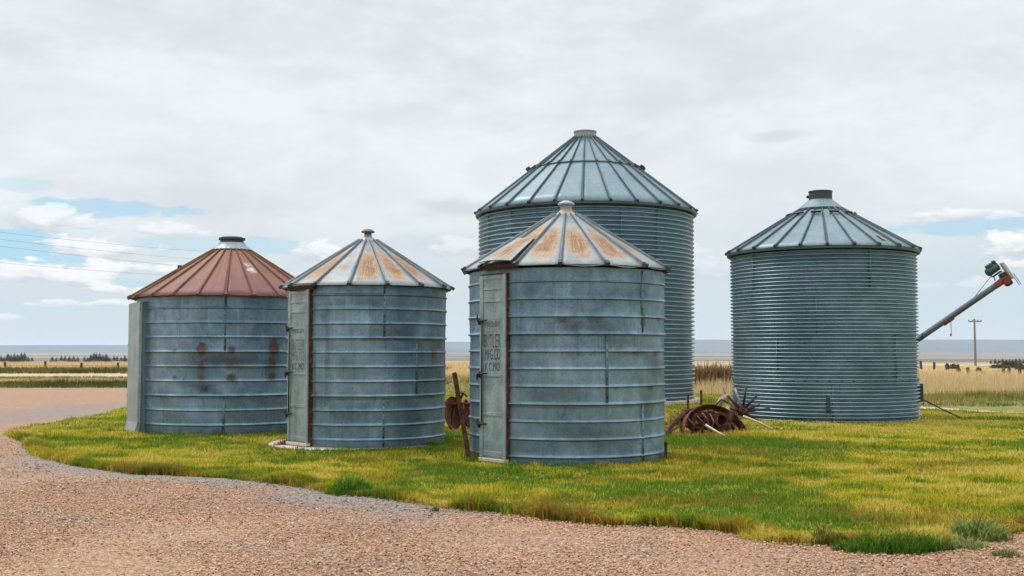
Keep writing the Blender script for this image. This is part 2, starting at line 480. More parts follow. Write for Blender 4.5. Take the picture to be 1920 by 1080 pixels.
# ------------------------------------------------------------------ yard outline (world metres)
front = [(-10.12, 22.15), (-9.55, 20.9), (-8.5, 19.3), (-7.24, 16.8), (-5.98, 15.26), (-4.84, 14.28), (-4.16, 14.1), (-3.49, 13.86), (-2.98, 13.42), (-2.23, 12.8), (-1.89, 12.19), (-1.52, 12.1), (-1.01, 11.64), (-0.48, 11.1), (-0.05, 10.85), (0.45, 10.41), (0.93, 10.13), (1.41, 10.06), (1.98, 9.77), (2.19, 9.26), (2.47, 9.13), (2.8, 9.15), (2.95, 8.84), (3.3, 8.95), (3.55, 9.22), (3.85, 9.42), (4.2, 9.6), (4.75, 9.9), (6.5, 9.4), (9, 8.6)]
back = [(9, 8.6), (22, 6), (24, 20), (17.2, 27.0), (12.0, 28.6), (10.9, 31.6), (7.0, 41), (-1, 44), (-4.5, 40), (-6.2, 36.5), (-9.0, 33.2), (-11.1, 31.5), (-10.5, 28.5), (-10.3, 26.0), (-10.3, 24.0)]
lawn_poly = front+back[1:]
front_line = front
lawn_edge = lawn_poly+[lawn_poly[0]]

BINS = {  # centre x, centre y, radius, azimuth (deg)
    'A': (-5.797, 22.544, 1.817, -14.42), 'B': (-2.517, 19.024, 1.347, -7.54), 'C': (0.825, 16.57, 1.453, 2.85),
    'D': (2.372, 35.124, 3.397, 3.86), 'E': (7.48, 26.341, 2.14, 15.85)}

def lawn_z(x, y):
    d = seg_dist(x, y, lawn_edge)
    return .004+.012*sstep(0, .5, d)+.016*(vnoise(x, y, 1.2, 41, 3)-.5)*sstep(0, .6, d)

# lawn sheet
st = .2
gx = np.arange(-11.2, 24.2, st); gy = np.arange(5.8, 44.4, st)
X, Y = np.meshgrid(gx, gy)
ins = inside(X, Y, lawn_poly)
Z = np.where(ins, lawn_z(X, Y), -.006)
i = np.arange(X.size).reshape(X.shape)
f = np.stack([i[:-1, :-1], i[:-1, 1:], i[1:, 1:], i[1:, :-1]], -1).reshape(-1, 4)
keep = (ins.ravel()[f]).any(1)
f = f[keep]
used = np.unique(f); remap = -np.ones(X.size, int); remap[used] = np.arange(len(used))
lawn = mesh_np('lawn', np.stack([X, Y, Z], -1).reshape(-1, 3)[used], remap[f], MAT['lawn'], smooth=True)
tag(lawn, kind='structure')

# gravel drive
def grey_tone(x, y):
    d = seg_dist(x, y, front_line)
    n = vnoise(x, y, .9, 51, 4)
    side = 1-sstep(-1.8, .3, x)
    g = (1-sstep(.15, 1.05, d+(n-.5)*.9))*side*sstep(-8.5, -6.0, x)
    db = seg_dist(x, y, [(-17, 20.5), (-12.3, 23.5), (-11.5, 26.5), (-12.2, 31.5), (-9.5, 36)])
    g2 = (1-sstep(.5, 1.7, db+(n-.5)*1.4))
    dr = np.hypot(x-4.9, y-9.55); g3 = 1-sstep(.25, .55, dr)
    tr = np.minimum(seg_dist(x, y, [(-16, 24), (-10.5, 17.5), (-7, 14.2), (-3.5, 11.7), (0, 9.3), (4, 7.2)]), seg_dist(x, y, [(-16, 20.5), (-10, 14.6), (-6.6, 12.0), (-3.4, 9.9), (0, 7.6), (3, 6)]))
    g4 = (1-sstep(.05, .42, tr+(n-.5)*.35))*.12
    return np.clip(np.maximum(np.maximum(np.maximum(g*.85, g2*.7), g3), g4), 0, 1)
gx = np.concatenate([np.arange(-40, -14, .8), np.arange(-14, 9.01, .16)]); gy = np.concatenate([np.arange(2, 16, .16), np.arange(16, 47.6, .3)])
X, Y = np.meshgrid(gx, gy)
okm = ~inside(X, Y, [(-60, 47.2), (-9, 47.2), (-5.6, 44), (-3.6, 40), (60, 40), (60, 60), (-60, 60)])
okm &= ~((X > 1.0) & (Y > 24))
Z = .006+.022*(vnoise(X, Y, 1.6, 61, 3)-.3)*sstep(0, .5, 47.0-Y)*(~inside(X, Y, lawn_poly))*sstep(0, .4, seg_dist(X, Y, lawn_edge))
Z = np.where(inside(X, Y, lawn_poly), -.012, np.maximum(Z, .004))
i = np.arange(X.size).reshape(X.shape)
f = np.stack([i[:-1, :-1], i[:-1, 1:], i[1:, 1:], i[1:, :-1]], -1).reshape(-1, 4)
f = f[(okm.ravel()[f]).all(1)]
used = np.unique(f); remap = -np.ones(X.size, int); remap[used] = np.arange(len(used))
V = np.stack([X, Y, Z], -1).reshape(-1, 3)[used]
tone = np.stack([grey_tone(V[:, 0], V[:, 1]), V[:, 0]*0, V[:, 0]*0], 1)
gravel = mesh_np('gravel_drive', V, remap[f], MAT['gravel'], smooth=True, colname='tone', cols=tone)
tag(gravel, kind='structure')

# pebbles lying loose on the drive
PAL = np.array([.92, .85, .73])*np.array([[.15, .085, .065], [.40, .225, .155], [.56, .345, .245], [.62, .40, .29], [.60, .44, .34], [.34, .27, .23], [.66, .54, .44], [.50, .27, .18]])
_OLD = np.array([[.20, .115, .085], [.34, .21, .15], [.44, .285, .21], [.50, .33, .25], [.56, .43, .34], [.30, .25, .22], [.64, .55, .46], [.40, .23, .16]])
def pebbles(n, x0, x1, y0, y1, smin, smax):
    x = RNG.uniform(x0, x1, n); y = y0*(y1/y0)**RNG.random(n)
    k = (~inside(x, y, lawn_poly)) & (np.abs(x) < y*.50+.5)
    return x[k], y[k], RNG.uniform(smin, smax, k.sum())**1.0
parts = [pebbles(115000, -6.5, 5.5, 6.8, 13.5, .004, .011), pebbles(26000, -9.5, 1, 10, 20, .007, .014), pebbles(700, -6, 5.5, 6.8, 13, .012, .018)]
px = np.concatenate([p[0] for p in parts]); py = np.concatenate([p[1] for p in parts]); ps = np.concatenate([p[2] for p in parts])
ico = bmesh.new(); bmesh.ops.create_icosphere(ico, subdivisions=1, radius=1.0)
iv = np.array([v.co[:] for v in ico.verts]); iff = np.array([[v.index for v in f.verts] for f in ico.faces]); ico.free()
n = len(px)
kg = RNG.random(n) > .8*grey_tone(px, py); px, py, ps = px[kg], py[kg], ps[kg]; n = len(px)
ang = RNG.uniform(0, 2*PI, n); sx = RNG.uniform(.7, 1.3, n); sy = RNG.uniform(.6, 1.1, n); sz = RNG.uniform(.4, .8, n)
jit = 1+RNG.uniform(-.22, .22, (n, len(iv)))
P = iv[None]*jit[..., None]*np.stack([sx, sy, sz], 1)[:, None]*ps[:, None, None]
ca, sa = np.cos(ang)[:, None], np.sin(ang)[:, None]
PX = P[..., 0]*ca-P[..., 1]*sa+px[:, None]; PY = P[..., 0]*sa+P[..., 1]*ca+py[:, None]; PZ = P[..., 2]+.014+.15*ps[:, None]
V = np.stack([PX, PY, PZ], -1).reshape(-1, 3)
Fp = (iff[None]+(np.arange(n)*len(iv))[:, None, None]).reshape(-1, 3)
pc = PAL[RNG.choice(len(PAL), n, p=[.10, .16, .22, .20, .10, .08, .06, .08])]*RNG.uniform(.8, 1.15, (n, 1))
gt = grey_tone(px, py)[:, None]
pc = pc*(.82+.36*vnoise(px, py, 1.4, 57, 4)[:, None]); pc = pc*(1-gt)+gt*(pc.mean(1, keepdims=True)*np.array([.92, .93, .93]))
peb = mesh_np('gravel', V, Fp, MAT['pebble'], colname='col', cols=np.repeat(pc, len(iv), 0))
tag(peb, kind='stuff')

# pale dirt tracks
def strip(name, pts, w, z):
    pts = np.array(pts, float); L, Rr = [], []
    rr = np.random.default_rng(3)
    dense = []
    for a, b in zip(pts[:-1], pts[1:]):
        k = max(2, int(np.hypot(*(b-a))/.8))
        for t in np.linspace(0, 1, k, endpoint=False): dense.append(a+(b-a)*t)
    dense.append(pts[-1]); dense = np.array(dense)
    tg = np.gradient(dense, axis=0); tg /= np.linalg.norm(tg, axis=1, keepdims=True); nn = np.stack([-tg[:, 1], tg[:, 0]], 1)
    wl = w*.5*(1+rr.uniform(-.25, .25, (len(dense), 1))); wr = w*.5*(1+rr.uniform(-.25, .25, (len(dense), 1)))
    V = np.concatenate([dense+nn*wl, dense-nn*wr]); k = len(dense)
    V = np.concatenate([V, np.full((len(V), 1), z)], 1)
    f = np.array([[j, k+j, k+j+1, j+1] for j in range(k-1)])
    return tag(mesh_np(name, V, f, MAT['path'], smooth=True), kind='structure')
strip('dirt_path', [(19, 22.0), (15.5, 26.4), (12.55, 28.7), (11.5, 31.0), (10.2, 34.5), (8.6, 39)], .85, .008)
strip('dirt_track', [(-90, 78), (-50, 72.5), (-30, 71.5), (-10, 72.5), (-6, 76)], 7.5, .008)

# ------------------------------------------------------------------ grass
def blades(name, x, y, z, h, w, col, lean=.35, bend=True, parent=None, mat=None, dirb=None):
    n = len(x); a = RNG.uniform(0, 2*PI, n); l = RNG.uniform(0, lean, n); la = RNG.uniform(0, 2*PI, n)
    wx, wy = np.cos(a)*w*.5, np.sin(a)*w*.5
    dx, dy = np.cos(la)*l*h, np.sin(la)*l*h
    if dirb is not None: dx, dy = dirb[0]*h*lean+dx*.5, dirb[1]*h*lean+dy*.5
    base = np.stack([x, y, z-.01], 1)
    if bend:
        mid = base+np.stack([dx*.35, dy*.35, h*.58], 1); tip = base+np.stack([dx, dy, h*(1-.25*l)], 1)
        W = np.stack([wx, wy, wx*0], 1)
        V = np.stack([base-W, base+W, mid-W*.75, mid+W*.75, tip], 1).reshape(-1, 3)
        b = np.arange(n)*5
        f = np.concatenate([np.stack([b, b+1, b+3], 1), np.stack([b, b+3, b+2], 1), np.stack([b+2, b+3, b+4], 1)])
        cb = np.stack([col*.8, col*.8, col, col, col*1.1], 1).reshape(-1, 3); 
    else:
        tip = base+np.stack([dx, dy, h], 1); W = np.stack([wx, wy, wx*0], 1)
        V = np.stack([base-W, base+W, tip], 1).reshape(-1, 3)
        b = np.arange(n)*3; f = np.stack([b, b+1, b+2], 1)
        cb = np.stack([col, col, col], 1).reshape(-1, 3)
    return mesh_np(name, V, f, mat or MAT['blade'], parent, colname='col', cols=np.clip(cb, 0, 1))

GREEN = np.array([.110, .215, .014]); YG = np.array([.31, .335, .016]); GOLD = np.array([.51, .40, .022]); STRAW = np.array([.60, .50, .10]); BROWN = np.array([.20, .095, .032]); DGREEN = np.array([.040, .095, .014])

def lawn_colour(x, y):
    n = len(x)
    p = vnoise(x*.8+y*.25, y, 1.5, 71, 4); q = vnoise(x, y, .35, 72, 2)
    s = .43+(p-.5)*1.15+(q-.5)*.55+(vnoise(x*.6, y, .55, 73, 3)-.5)*.55+RNG.normal(0, .07, n)
    # lusher beside the wreck and behind the front bins, drier towards the open side
    lush = np.exp(-(((x-3.6)/1.6)**2+((y-19)/2.6)**2))*.22+np.exp(-(((x+1.0)/.9)**2+((y-19.5)/3)**2))*.25+np.exp(-(((x-2.6)/.8)**2+((y-16.5)/1.6)**2))*.12+np.exp(-(((x-10.3)/1.0)**2+((y-26.3)/1.2)**2))*.25
    dry = .10*sstep(4.5, 8, x)*sstep(10, 18, y)+.03*sstep(2.5, 1.0, np.abs(x+.5))*sstep(12, 15, y)
    s = s-lush+dry
    c = np.where(s[:, None] < .40, GREEN+(YG-GREEN)*sstep(.28, .40, s)[:, None],
        np.where(s[:, None] < .53, YG+(GOLD-YG)*sstep(.42, .53, s)[:, None], GOLD+(STRAW-GOLD)*sstep(.53, .68, s)[:, None]))
    br = RNG.random(n) < .03+.38*sstep(.58, .72, vnoise(x*.5, y, .9, 75, 3))
    c = np.where(br[:, None], np.array([.34, .19, .035]), c)
    return c*RNG.uniform(.75, 1.25, (n, 1))

def bin_clear(x, y, extra=.0):
    ok = np.ones(len(x), bool)
    for nme, (bx, by, br, _) in BINS.items():
        ok &= np.hypot(x-bx, y-by) > br+.02+extra
    ok &= ~((np.hypot(x+2.67, y-18.97) < 1.5) & (x < -2.75) & (y < 19.3))      # bare concrete beside the door
    ok &= np.hypot(x-2.372, y-35.124) > 3.66
    for qx, qy, qr in ((3.92, 9.36, .26), (3.05, 8.78, .22)): ok &= np.hypot((x-qx)*.8, y-qy) > qr
    return ok

xs, ys = [], []
for (x0, x1, y0, y1, dens) in [(-11, 7.5, 8.4, 12, 2300), (-11, 7.5, 12, 16, 1700), (-11, 10, 16, 22, 900), (-11, 14, 22, 30, 420), (-11, 15, 30, 43, 150)]:
    n = int((x1-x0)*(y1-y0)*dens); x = RNG.uniform(x0, x1, n); y = RNG.uniform(y0, y1, n)
    k = (np.abs(x) < y*.48+.8); x, y = x[k], y[k]
    k = inside(x+RNG.normal(0, .05, len(x)), y+RNG.normal(0, .05, len(y)), lawn_poly) & bin_clear(x, y)
    xs.append(x[k]); ys.append(y[k])
# denser along the ragged outer fringe
m_ = 90000; sgi = RNG.integers(1, len(front)-2, m_); tt_ = RNG.random(m_); fr = np.array(front)
ex = fr[sgi, 0]*(1-tt_)+fr[sgi+1, 0]*tt_; ey = fr[sgi, 1]*(1-tt_)+fr[sgi+1, 1]*tt_
ey = ey+np.abs(RNG.normal(0, .16, m_))-.16*(vnoise(ex, ey, .45, 87, 3)-.35); ex = ex+RNG.normal(0, .05, m_)
xs.append(ex); ys.append(ey)
# grass growing over the slab edge in front of the narrow bin
m_ = 5000; ta = R(7.5)+R(-24)+R(110)*RNG.random(m_); rq = RNG.uniform(1.36, 1.66, m_)
xs.append(-2.517+rq*np.sin(ta)); ys.append(19.024-rq*np.cos(ta))
x = np.concatenate(xs); y = np.concatenate(ys); n = len(x)
d = np.where(inside(x, y, lawn_poly), seg_dist(x, y, lawn_edge), 0)
db = np.min([np.hypot(x-b[0], y-b[1])-b[2] for b in BINS.values()], 0)
hn = vnoise(x, y, .6, 81, 3)
edge = (1-sstep(.10, .45, d))*sstep(-12.5, -7, x-.0*y)
h = (.030+.040*hn)*RNG.uniform(.6, 1.4, n)
h += edge*(.012+.105*sstep(.36, .74, vnoise(x, y, .55, 83, 3)))*RNG.uniform(.35, 1.2, n)*sstep(26, 20, y)
h += (1-sstep(.0, .16, db))*(.0+.16*sstep(.50, .78, vnoise(x, y, .5, 88, 2)))*RNG.uniform(.3, 1.2, n)
h += .075*sstep(.60, .74, vnoise(x, y, .32, 89, 2))*RNG.random(n)
h += .05*sstep(.1, .3, np.exp(-(((x-3.6)/1.5)**2+((y-19.6)/2.2)**2)))*RNG.random(n)
w = (.006+.00035*y)*RNG.uniform(.7, 1.3, n)
col = lawn_colour(x, y)
eb = (edge > .3) & (d < .22) & (RNG.random(n) < .16+.5*sstep(.50, .70, vnoise(x, y, .7, 85, 3)))
col = np.where(eb[:, None], (BROWN*1.1+.25*GOLD)*RNG.uniform(.6, 1.3, (n, 1)), col)
nb = (db < .16) & (RNG.random(n) < .5)
col = np.where(nb[:, None], (GREEN*.9)*RNG.uniform(.7, 1.2, (n, 1)), col)
gr = blades('grass', x, y, lawn_z(x, y), h, w, col, .9)
tag(gr, kind='stuff')

def field(name, regions, bend=False):
    X, Y, Hh, W, Cc = [], [], [], [], []
    for (x0, x1, y0, y1, dens, h0, h1, wd, cfun) in regions:
        n = int((x1-x0)*(y1-y0)*dens); x = RNG.uniform(x0, x1, n); y = RNG.uniform(y0, y1, n)
        cl = vnoise(x, y, 2.0, 91, 3)
        k = bin_clear(x, y, .3) & ~inside(x, y, lawn_poly)
        k &= seg_dist(x, y, [(19, 22.0), (15.5, 26.4), (12.55, 28.7), (11.5, 31.0), (10.2, 34.5), (8.6, 39)]) > .45
        x, y, cl = x[k], y[k], cl[k]; n = len(x)
        X.append(x); Y.append(y); Hh.append((h0+(h1-h0)*cl)*RNG.uniform(.6, 1.25, n)); W.append(wd*RNG.uniform(.7, 1.3, n)); Cc.append(cfun(x, y)*RNG.uniform(.8, 1.2, (n, 1)))
    x = np.concatenate(X); y = np.concatenate(Y)
    o = blades(name, x, y, terr(x, y), np.concatenate(Hh), np.concatenate(W), np.concatenate(Cc), .45, bend)
    return tag(o, kind='stuff')
def c_tan(x, y):
    n = len(x); k = RNG.random((n, 1)); return np.array([.52, .37, .17])*(1-k)+np.array([.74, .57, .32])*k
def c_weed(x, y):
    s = vnoise(x, y, .9, 95, 3)[:, None]; k = sstep(.36, .60, s+RNG.normal(0, .08, (len(x), 1))); return (np.array([.10, .15, .03])*(1-k)+np.array([.36, .29, .09])*k)
def c_olive(x, y):
    s = vnoise(x*.4, y, 1.5, 97, 3)[:, None]; k = sstep(.50, .72, s); return (np.array([.065, .075, .018])*(1-k)+np.array([.22, .18, .06])*k)
def c_pale(x, y):
    n = len(x); k = RNG.random((n, 1)); return np.array([.24, .22, .06])*(1-k)+np.array([.42, .33, .13])*k
field('dry_grass', [(3, 34, 38.5, 62, 70, .35, .75, .022, c_tan), (3, 12, 62, 72, 24, .3, .6, .04, c_tan), (12, 50, 62, 72, 24, .06, .20, .04, c_tan), (3, 60, 72, 115, 10, .05, .18, .07, c_tan), (-5, 3, 64, 110, 20, .2, .5, .05, c_tan), (-60, -3, 92, 135, 9, .25, .55, .07, c_tan)])
field('weeds', [(4, 26, 31.5, 34.5, 130, .04, .16, .020, c_weed), (4, 26, 34.5, 39.5, 150, .0, .42, .022, c_weed), (-6, 4, 52, 64, 45, .1, .5, .03, c_weed), (-6, 5, 40, 52, 60, .05, .15, .03, c_pale),
                (-34, -4.5, 47.3, 54.5, 90, .08, .40, .026, c_olive), (-38, -4.5, 54.5, 63.5, 30, .08, .2, .035, c_pale), (-40, -5, 62.5, 67.0, 45, .06, .22, .03, c_olive), (-52, -5, 77, 93, 30, .15, .50, .045, c_olive)])

# single clumps standing out along the lawn edge
def clump(name, label, cat, x, y, rx, ry, n, h0, h1, w, cfun, lean=.9, group=None):
    r = np.sqrt(RNG.random(n)); a = RNG.uniform(0, 2*PI, n)
    X = r*np.cos(a)*rx; Y = r*np.sin(a)*ry
    kk = vnoise(X*1.0+9.3*rx+20, Y+x*3+20, .16, 44, 3); h = RNG.uniform(h0*.4, h1, n)*(1-.6*r**2)*(.45+1.1*kk)
    X = X*(.75+.5*vnoise(np.cos(a)*2+30, np.sin(a)*2+30+x, .7, 45, 2)); Y = Y*(.6+.8*vnoise(np.cos(a)*2+60, np.sin(a)*2+30+x, .6, 46, 2))
    o = blades(name, X, Y, X*0+.012, h, np.full(n, w)*RNG.uniform(.7, 1.4, n), cfun(n)*RNG.uniform(.65, 1.3, (n, 1)), lean)
    o.location = (x, y, .0)
    return tag(o, label, cat, group)
mixc = lambda a, b: (lambda n: a+(b-a)*RNG.random((n, 1)))
clump('grass_tuft', 'long dark green grass clump spilling onto the gravel at the lawn corner', 'grass clump', 3.02, 8.84, .46, .17, 3000, .10, .25, .009, mixc(DGREEN*1.1, GREEN*1.3))
clump('grass_tuft', 'tall bright green tuft at the lawn edge beside grey gravel', 'grass clump', -1.78, 12.35, .26, .16, 1100, .16, .30, .012, mixc(DGREEN*1.2, GREEN*1.5))
clump('grass_tuft', 'golden dry tuft on the lawn edge above pink gravel', 'grass clump', 2.15, 9.42, .22, .14, 900, .10, .2, .009, mixc(GOLD, STRAW))
clump('grass_tuft', 'small green tuft with brown base left of the long dark clump', 'grass clump', 2.62, 9.15, .16, .12, 700, .10, .2, .009, mixc(GREEN, BROWN))
clump('sage_plant', 'larger grey green bushy weed at the far end of the long dark clump', 'weed', 3.92, 9.36, .26, .16, 620, .12, .32, .013, mixc(np.array([.10, .18, .03]), np.array([.32, .37, .10])), 1.5)
clump('sage_plant', 'smaller grey green weed rooted in the bare gravel', 'weed', 3.70, 8.95, .15, .1, 260, .08, .20, .013, mixc(np.array([.20, .27, .07]), np.array([.42, .44, .17])), 1.6)
clump('sage_plant', 'tiny pale green weed closest to the bottom corner on gravel', 'weed', 3.83, 8.58, .11, .06, 260, .05, .10, .010, mixc(np.array([.14, .18, .06]), np.array([.24, .27, .10])), 1.4)
clump('weed_sprig', 'lone little dark sprig sprouting in the open gravel', 'weed', -.77, 10.98, .05, .04, 60, .05, .10, .012, mixc(DGREEN, GREEN), 1.4)
clump('dead_plant', 'dead brown plant lying on the concrete slab beside the grey door', 'weed', -3.80, 18.35, .20, .14, 420, .08, .20, .012, mixc(BROWN, BROWN*1.6), 1.6)

# tall brown seed-headed weeds between the two corrugated bins
def dock(x, y, hh, label):
    n = 500
    r = RNG.normal(0, 1, (n, 2))*np.array([.55, .4]); h = hh*RNG.uniform(.45, 1.0, n)
    c = mixc(np.array([.13, .065, .035]), np.array([.30, .19, .09]))(n)*RNG.uniform(.6, 1.2, (n, 1))
    o = blades('brown_weed', r[:, 0], r[:, 1], r[:, 0]*0, h, np.full(n, .05), c, .7)
    o.location = (x, y, 0); tag(o, label, 'weed', 'tall brown weeds')
dock(8.1, 46, 1.35, 'tall rusty brown weed clump touching the edge of the tallest bin'); dock(8.9, 47, 1.22, 'tawny weed clump midway in the gap between the corrugated bins'); dock(9.6, 46, 1.30, 'dark brown weed clump close against the squat corrugated bin')

# ------------------------------------------------------------------ grain bins
def cyl(r, th, z): return Vector((r*math.sin(th), -r*math.cos(th), z))

def wall_mesh(name, root, mat, rows, n, stains, dent=0.0, seed=1, sheets=()):
    """rows: list of (r,z); stains: (theta_deg, z, dth_m, dz, kind 0 rust/1 dark/2 pale, amount)"""
    rows = np.array(rows); th = np.linspace(-PI, PI, n, endpoint=False)
    T, I = np.meshgrid(th, np.arange(len(rows))); Rr = rows[I, 0]; Z = rows[I, 1]
    r0 = rows[:, 0].mean()
    if dent:
        wrap = lambda s, sc:  vnoise(np.cos(T)*r0*3+50+s, np.sin(T)*r0*3+50+Z*2.2, sc, seed+s, 3)
        Rr = Rr+dent*(wrap(0, 1.1)-.5)*2
    V = np.stack([Rr*np.sin(T), -Rr*np.cos(T), Z], -1).reshape(-1, 3)
    i = np.arange(len(rows)*n).reshape(len(rows), n); j = np.roll(i, -1, 1)
    f = np.stack([i[:-1], j[:-1], j[1:], i[1:]], -1).reshape(-1, 4)
    c = np.zeros((len(rows), n, 3))
    for (td, zz, dt, dz, kind, amt) in stains:
        dth = (T-R(td)+PI) % (2*PI)-PI
        amt = amt*(1.55 if kind == 0 else 1.25 if kind == 1 else 1)
        g = amt*np.exp(-((dth*r0/dt)**2+((Z-zz)/dz)**2))
        c[..., kind] = np.maximum(c[..., kind], g)
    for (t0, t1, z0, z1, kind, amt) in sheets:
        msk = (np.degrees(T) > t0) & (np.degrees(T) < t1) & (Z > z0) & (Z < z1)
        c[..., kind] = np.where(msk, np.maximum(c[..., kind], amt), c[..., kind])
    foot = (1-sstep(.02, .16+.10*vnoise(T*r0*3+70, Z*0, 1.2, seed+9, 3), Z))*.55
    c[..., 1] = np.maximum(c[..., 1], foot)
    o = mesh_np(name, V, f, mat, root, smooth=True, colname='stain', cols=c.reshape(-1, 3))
    return o

def banded_rows(r, top, bands, laps, amp=.023, hw=.024, step=.05):
    zs = {0.0, top}
    z = 0.0
    while z < top: zs.add(round(z, 4)); z += step
    for b in bands:
        for k in (-1.15, -.56, -.42, -.28, -.14, 0, .25, .5, .75, 1, 1.3): zs.add(round(b+k*hw, 4))
    zs = sorted(q for q in zs if 0 <= q <= top)
    out = []
    for z in zs:
        rr = r+.008*sum(1 for l in laps if z > l-.02)
        for b in bands:
            t = (z-b)/hw
            if -.55 < t < 1.3: rr += amp*(.5+.5*math.cos(PI*(t/1.3 if t > 0 else t/.55)))*(1.3 if b in laps else 1)
        out.append((rr, z))
    return out

def corr_rows(r, top, pitch, amp, laps=()):
    out = []; n = int(top/pitch*10)
    for k in range(n+1):
        z = top*k/n
        f = (z/pitch) % 1.0          # long upper face, tight return underneath each ridge
        g = .5-.5*math.cos(PI*f/.44) if f < .44 else .5+.5*math.cos(PI*(f-.44)/.56)
        out.append((r-amp+2*amp*g, z))
    return out

def seam(root, r, th, z0, z1, w=.034, bolt=.13, name='seam_strip', mat=None):
    """lapped sheet joint: thin strip, uv v counts bolts"""
    dth = w/2/r; k = 4; verts, faces, uvs = [], [], []
    for a in range(k+1):
        t = th-dth+2*dth*a/k
        for rr in (r-.025, r+.010):
            for z in (z0, z1):
                verts.append(cyl(rr, t, z)); uvs.append((a/k, (z-z0)/bolt))
    for a in range(k):
        q = a*4; faces += [(q+2, q+6, q+7, q+3), (q+1, q+3, q+7, q+5), (q, q+4, q+6, q+2)]
    faces += [(0, 2, 3, 1), (4*k, 4*k+1, 4*k+3, 4*k+2)]
    o = mesh_np(name, np.array([v[:] for v in verts]), np.array(faces), mat or MAT['seam'], root)
    ul = o.data.uv_layers.new(name='UVMap')
    for lp in o.data.loops: ul.data[lp.index].uv = uvs[lp.vertex_index]
    return o

def lap_ring(root, r, z, n=52, h=.03):
    m = 208; V, Fc, U = [], [], []
    for k in range(m):
        t = 2*PI*k/m
        for rr, zz, uu in ((r-.01, z-h/2, 0), (r, z-h/2, 0), (r, z+h/2, 1), (r-.01, z+h/2, 1)): V.append(cyl(rr, t, zz)); U.append((uu, n*k/m))
    for k in range(m):
        q, q2 = k*4, ((k+1) % m)*4
        for j in range(3): Fc.append((q+j, q2+j, q2+j+1, q+j+1))
    o = mesh_np('lap_joint', np.array([v[:] for v in V]), np.array(Fc), MAT['seam_corr'], root)
    ul = o.data.uv_layers.new(name='UVMap')
    for pl_ in o.data.polygons:
        for li, vi in zip(pl_.loop_indices, pl_.vertices):
            u_, v_ = U[vi]
            if pl_.index >= (m-1)*3 and v_ == 0: v_ = n
            ul.data[li].uv = (u_, v_)
    return o

def roof(root, nrib, off, rt, zt, re, ze, mat, ribmat, amt=None, pale=None, seed=0, scallop=.0, sag=.0, rib_w=.035, rib_h=.035, soffit=None, fascia=.0, nseg=9, skip=()):
    """flat sheet panels between radial ribs; returns the roof object"""
    rr = random.Random(seed)
    verts, faces, uvs, cols = [], [], [], []
    na_ = 6
    for p in range(nrib):
        t0 = R(off)+2*PI*p/nrib; t1 = R(off)+2*PI*(p+1)/nrib
        a = amt[p] if amt else 0; s = rr.random(); pl = pale[p] if pale else 0
        ph = rr.uniform(0, 6.28); dr = rr.uniform(.5, 1.0)
        b0 = len(verts)
        for iv_ in range(nseg+1):
            v = iv_/nseg
            for iu in range(na_+1):
                u = iu/na_
                r = rt+(re-rt)*v; z = zt+(ze-zt)*v
                P0, P1 = cyl(r, t0, z), cyl(r, t1, z); Pm = P0.lerp(P1, u)
                Pm.z += -sag*math.sin(PI*u)*v+.5*sag*math.sin(7*v+ph)*math.sin(PI*u)
                if v > .99 and scallop:
                    ext = scallop*dr*(math.sin(PI*u)**.7)+scallop*.35*math.sin(6*u+ph)*math.sin(PI*u)
                    d = Vector((math.sin((t0+t1)/2), -math.cos((t0+t1)/2), -(zt-ze)/(re-rt)*1.3)).normalized()
                    Pm += d*ext
                verts.append(Pm); uvs.append((u, v)); cols.append((a, s, pl))
        for iv_ in range(nseg):
            for iu in range(na_):
                q = b0+iv_*(na_+1)+iu
                faces.append((q, q+na_+1, q+na_+2, q+1))
    V = np.array([v[:] for v in verts])
    o = mesh_np('roof', V, np.array(faces), mat, root, smooth=False, colname='panel', cols=np.array(cols))
    uvl = o.data.uv_layers.new(name='UVMap')
    li = np.empty(len(o.data.loops), np.int32); o.data.loops.foreach_get('vertex_index', li)
    uvl.data.foreach_set('uv', np.array(uvs, np.float32)[li].ravel())
    sm = o.modifiers.new('thickness', 'SOLIDIFY'); sm.thickness = .006; sm.offset = -1
    # ribs
    for p in range(nrib):
        if p in skip: continue
        t = R(off)+2*PI*p/nrib
        bm = bmesh.new()
        e = .012 if not scallop else .02
        a_, b_ = cyl(rt, t, zt), cyl(re+e, t, ze-(zt-ze)/(re-rt)*e)
        d = (b_-a_); side = Vector((math.cos(t), math.sin(t), 0)); nrm = side.cross(d).normalized()
        if nrm.z < 0: nrm = -nrm
        prof = [(-rib_w*.7, -.004), (-rib_w*.38, rib_h*.75), (0, rib_h), (rib_w*.38, rib_h*.75), (rib_w*.7, -.004)]
        r0 = [bm.verts.new(a_+side*x+nrm*y) for x, y in prof]; r1 = [bm.verts.new(b_+side*x*1.1+nrm*y) for x, y in prof]
        for k in range(4): bm.faces.new((r0[k], r0[k+1], r1[k+1], r1[k]))
        bm.faces.new(r0); bm.faces.new(r1[::-1]); bm.faces.new((r0[0], r0[4], r1[4], r1[0]))
        nf = len(bm.faces)
        e1 = b_-d.normalized()*.03
        add_box(bm, e1+nrm*rib_h*.45, (rib_w*1.9, .075, rib_h*1.5), Matrix((side, d.normalized(), nrm)).transposed(), 0)
        bm.faces.ensure_lookup_table()
        for f_ in bm.faces[nf:]: f_.material_index = 1
        rb_ = build(bm, 'rib', ribmat, o); rb_.data.materials.append(MAT['cap_dark'] if not mat.name.startswith('red') else ribmat)
    # soffit closing the eave
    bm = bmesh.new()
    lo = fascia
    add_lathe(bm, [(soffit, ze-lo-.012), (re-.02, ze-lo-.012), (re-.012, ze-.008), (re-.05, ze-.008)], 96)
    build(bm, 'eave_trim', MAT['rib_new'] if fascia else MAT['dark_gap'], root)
    return o

